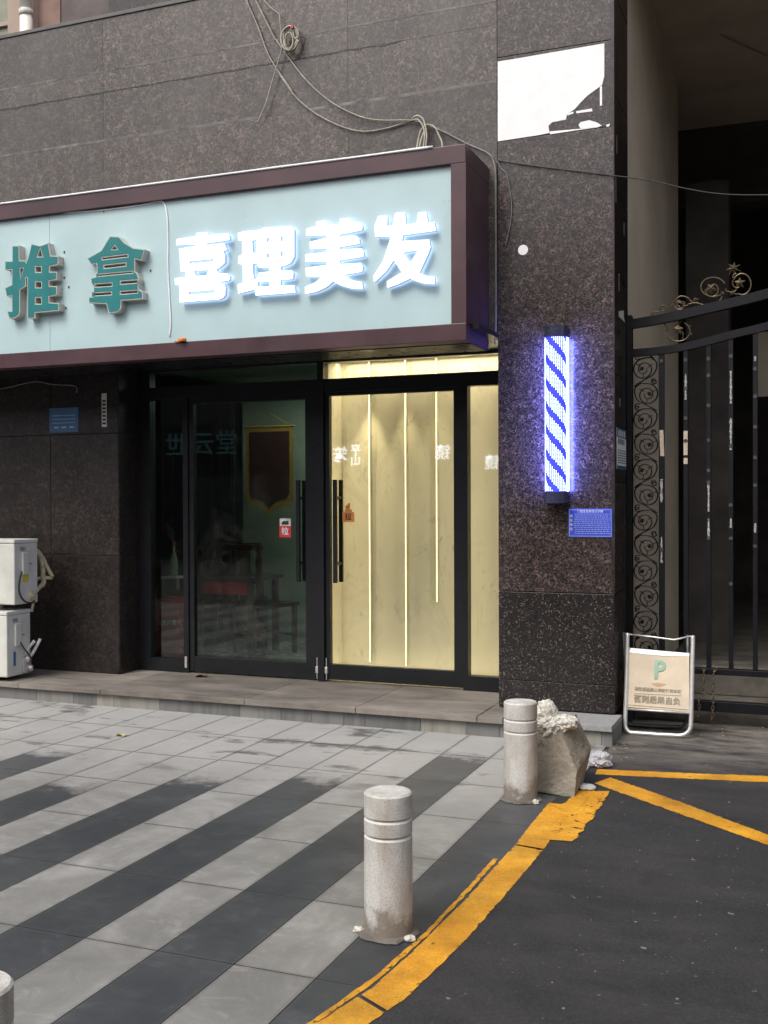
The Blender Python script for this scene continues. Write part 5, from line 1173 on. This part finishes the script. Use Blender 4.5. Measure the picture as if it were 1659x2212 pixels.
f1.material_index = 2; f2.material_index = 1
bmesh.ops.recalc_face_normals(fm.bm, faces=fm.bm.faces)
bmesh.ops.triangulate(fm.bm, faces=fm.bm.faces); bmesh.ops.subdivide_edges(fm.bm, edges=fm.bm.edges, cuts=9, use_grid_fill=True)
bmesh.ops.triangulate(fm.bm, faces=fm.bm.faces)
fm.bm.normal_update()
for v in fm.bm.verts:
    n = noise.fractal(v.co*22, .8, 2.1, 5); v.co += v.normal*n*.0035
    sharp = len({f.material_index for f in v.link_faces}) > 1 or any(e.calc_face_angle(0) > .6 for e in v.link_edges if len(e.link_faces) == 2)
    if sharp: v.co -= v.normal*(.001+.006*abs(noise.noise(v.co*60)))
fm.done('body', (M['block'], M['block_pale'], M['block_pink']), cb)
fm = MB(); bmesh.ops.create_icosphere(fm.bm, subdivisions=5, radius=1)
tops = [(at(*zr((815, 370)), 1, 5.56), (.060, .08, .075)), (at(*zr((960, 445)), 1, 5.56), (.078, .09, .042)), (at(*zr((845, 470)), 1, 5.515), (.092, .07, .055))]
for v in fm.bm.verts:
    d = v.co.normalized(); best = 0
    P = None
    cen = (tops[0][0]+tops[1][0]+tops[2][0])/3
    # radial distance to the union of the three ellipsoids along this direction
    rr = 0
    for c_, s_ in tops:
        o_ = cen-c_; A = sum((d[i]/s_[i])**2 for i in range(3)); Bq = 2*sum(o_[i]*d[i]/s_[i]**2 for i in range(3)); Cq = sum((o_[i]/s_[i])**2 for i in range(3))-1
        D = Bq*Bq-4*A*Cq
        if D > 0: rr = max(rr, (-Bq+math.sqrt(D))/(2*A))
    p = cen+d*rr; v.co = p+d*(.016*noise.fractal(p*42, .75, 2.3, 6)+.006*noise.cell(p*60)-.006)
fm.done('broken_top', M['mortar'], cb)
# crumpled bag and pebbles
q = at(*zr((1225, 815)), 2, 0); fm = MB(); bmesh.ops.create_icosphere(fm.bm, subdivisions=5, radius=1)
for v in fm.bm.verts:
    d = v.co.copy(); n = noise.ridged_multi_fractal(d*1.4, .8, 2.2, 5, 1, 2)
    k = .55+.25*n; v.co = Vector((q.x+.01+d.x*.075*k, q.y+.05+d.y*.085*k, max(.006, .035+d.z*.055*k)))
pb_, nt_, b_ = nodes('thin translucent plastic'); b_.inputs['Base Color'].default_value = (.62, .60, .63, 1); b_.inputs['Roughness'].default_value = .22; b_.inputs['Transmission Weight'].default_value = .35
tag(fm.done('plastic_bag', pb_), 'crumpled clear plastic bag on the asphalt behind the concrete block', 'plastic bag')
fm = MB(); q = at(*zr((1140, 975)), 2, .01); bmesh.ops.create_icosphere(fm.bm, subdivisions=3, radius=1)
for v in fm.bm.verts: d = v.co.copy(); v.co = Vector((q.x+d.x*.045, q.y+d.y*.05, .018+d.z*.014))+d*.008*noise.noise(d*3)
tag(fm.done('stone_chip', M['block_pale']), 'flat pale stone chip at the end of the yellow kerb', 'stone')
rs = random.Random(11)
def pebble(fm, c, r):
    t = bmesh.ops.create_icosphere(fm.bm, subdivisions=1, radius=r)['verts']
    for v in t: v.co = Vector((v.co.x*rs.uniform(.7, 1.5), v.co.y*rs.uniform(.7, 1.3), v.co.z*.6))+Vector(c)
fm = MB()
for k in range(140): pebble(fm, (rs.uniform(-1.0, .4), rs.uniform(2.0, 5.6), .005), rs.uniform(.001, .0034))
for k in range(60): pebble(fm, (rs.gauss(-1.1, .06), rs.uniform(6.2, 6.75), .006), rs.uniform(.002, .007))
for k in range(30): pebble(fm, (rs.uniform(-1.12, -.2), rs.uniform(7.1, 7.5), .006), rs.uniform(.002, .008))
tag(fm.done('grit', M['block']), 'pale grit and crumbs scattered on the dark asphalt', 'grit', kind='stuff')
def leaf(x, y, zz_, w, l, rz, mat, name, label, cat):
    fm = MB(); n = 10; prev = None
    for k in range(n+1):
        t = k/n; ww = w*math.sin(math.pi*min(.98, max(.02, t)))**.7; ro_ = []
        for s in (-1, 0, 1): 
            p = Vector((s*ww/2, (t-.5)*l, .004+.010*abs(s)*math.sin(t*5)+.006*math.sin(t*7+s))); ro_.append(fm.bm.verts.new(Matrix.Rotation(rz, 3, 'Z') @ p+Vector((x, y, zz_))))
        if prev:
            for a in (0, 1): fm.bm.faces.new((prev[a], prev[a+1], ro_[a+1], ro_[a]))
        prev = ro_
    o = tag(fm.done(name, mat), label, cat); s = o.modifiers.new('s', 'SOLIDIFY'); s.thickness = .0012; return o
q = at(435, 1461, 2, .131); leaf(q.x, q.y, .133, .09, .14, R(80), M['leaf'], 'dry_leaf', 'curled brown leaf lying on the step before the dark door', 'leaf')
q = at(262, 1590, 2, 0); leaf(q.x, q.y, .004, .06, .085, R(60), M['yellow_scrap'], 'crumpled_scrap', 'pale yellow crumpled scrap on the light pavers', 'scrap')

# ------------------------------------------------------------------ across the street (seen mirrored in glass and granite)
op = thing('opposite_building', (-8, -14, 0), 'long grey building across the street seen only as a reflection', 'building')
mb = MB(); mb.box((-45, -20, -.04), (30, -14, 3.9)); mb.done('shop_wall', M['facade_dark'], op)
mb = MB(); mb.box((-45, -20, 3.901), (30, -14.05, 8.2)); mb.done('wall', M['facade_far'], op)
mb = MB(); mb.box((-45.3, -20.3, 8.201), (30.3, -13.7, 8.5)); mb.done('roof', M['roof_tile'], op)
wm = plain('dim window glass', (.05, .06, .065), .15)
for k in range(11):
    x = -43+k*6.6; mb = MB(); mb.box((x, -14.05, 5), (x+2.4, -13.96, 7)); w = mb.done('window', M['roof_tile'], op)
    mb = MB(); mb.box((x+.1, -13.96, 5.1), (x+1.15, -13.94, 6.9)); mb.box((x+1.25, -13.96, 5.1), (x+2.3, -13.94, 6.9)); mb.done('pane', wm, w)
sm = plain('dim shop window', (.09, .10, .10), .2)
for k in range(9):
    x = -42+k*8; mb = MB(); mb.box((x, -14.0, .3), (x+5.2, -13.97, 2.3)); mb.done('shop_window', sm, op)
def refl(x, y, Yp=-13.9):
    p = at(x, y, 1, 7.5); vc = Vector((0, 15, 1.5)); d = p-vc; return vc+d*((Yp-15)/d.y)
fs = thing('shop_sign', (-12, -13.95, 2.6), 'dark fascia across the street with glowing white characters', 'sign')
a = refl(725, 955); b = refl(1075, 1015)
mb = MB(); mb.box((min(a.x, b.x)-1.5, -14.0+.01, b.z-.2), (max(a.x, b.x)+6, -13.93, a.z+.15)); mb.done('fascia', M['facade_dark'], fs)
M['far_lit'] = emit('distant lit lettering', (.8, .86, 1.0), 5.5)
for ch, x, y, s in (('笨', 734, 985, .50), ('平', 768, 973, .34), ('山', 768, 996, .34), ('镜', 957, 979, .46), ('镜', 1063, 1001, .44)):
    put_text('lit_character', ch, s, refl(x, y), M['far_lit'], fs, M=BACK, extrude=.02, offset=.003)
fs2 = thing('shop_sign', (-16, -13.9, 3), 'faint teal outlined characters on a sign across the street', 'sign')
M['far_teal'] = emit('dim teal outlined lettering', (.25, .5, .5), .05)
for ch, x, y, s in (('世', 380, 965, .80), ('云', 440, 962, .80), ('堂', 490, 960, .80)):
    put_text('character', ch, s, refl(x, y), M['far_teal'], fs2, M=BACK, extrude=.02)

# ------------------------------------------------------------------ light, sky, camera
w = bpy.data.worlds.new('World'); bpy.context.scene.world = w; w.use_nodes = True; nt = w.node_tree
bg = nt.nodes['Background']; sky = nt.nodes.new('ShaderNodeTexSky'); sky.sky_type = 'NISHITA'; sky.sun_disc = False
SUN_EL, SUN_AZ = R(52), R(200)     # azimuth clockwise from +Y: behind the camera, a little to its left
sky.sun_elevation = SUN_EL; sky.sun_rotation = SUN_AZ; sky.air_density = 1.0; sky.dust_density = 4.0; sky.ozone_density = .6
hs = nt.nodes.new('ShaderNodeHueSaturation'); hs.inputs['Saturation'].default_value = .38
nt.links.new(sky.outputs[0], hs.inputs['Color']); nt.links.new(hs.outputs[0], bg.inputs[0]); bg.inputs[1].default_value = .13
sd = bpy.data.lights.new('sun', 'SUN'); sd.energy = .9; sd.angle = R(25); sd.color = (1, .97, .92)
so = bpy.data.objects.new('sun', sd); C.objects.link(so)
dirv = Vector((math.sin(SUN_AZ)*math.cos(SUN_EL), math.cos(SUN_AZ)*math.cos(SUN_EL), math.sin(SUN_EL)))
so.rotation_euler = dirv.to_track_quat('Z', 'Y').to_euler()
cd = bpy.data.cameras.new('camera'); co = bpy.data.objects.new('camera', cd); C.objects.link(co)
cd.sensor_fit = 'VERTICAL'; cd.sensor_height = 36; cd.lens = FPX/2212*36; cd.clip_start = .05; cd.clip_end = 1000
Mx = Matrix((rt, up, -fw)).transposed().to_4x4(); Mx.translation = CAM; co.matrix_world = Mx
sc = bpy.context.scene; sc.camera = co
sc.view_settings.view_transform = 'Standard'; sc.view_settings.look = 'None'; sc.view_settings.exposure = .8; sc.view_settings.gamma = 1
sc.cycles.max_bounces = 8; sc.cycles.transparent_max_bounces = 12
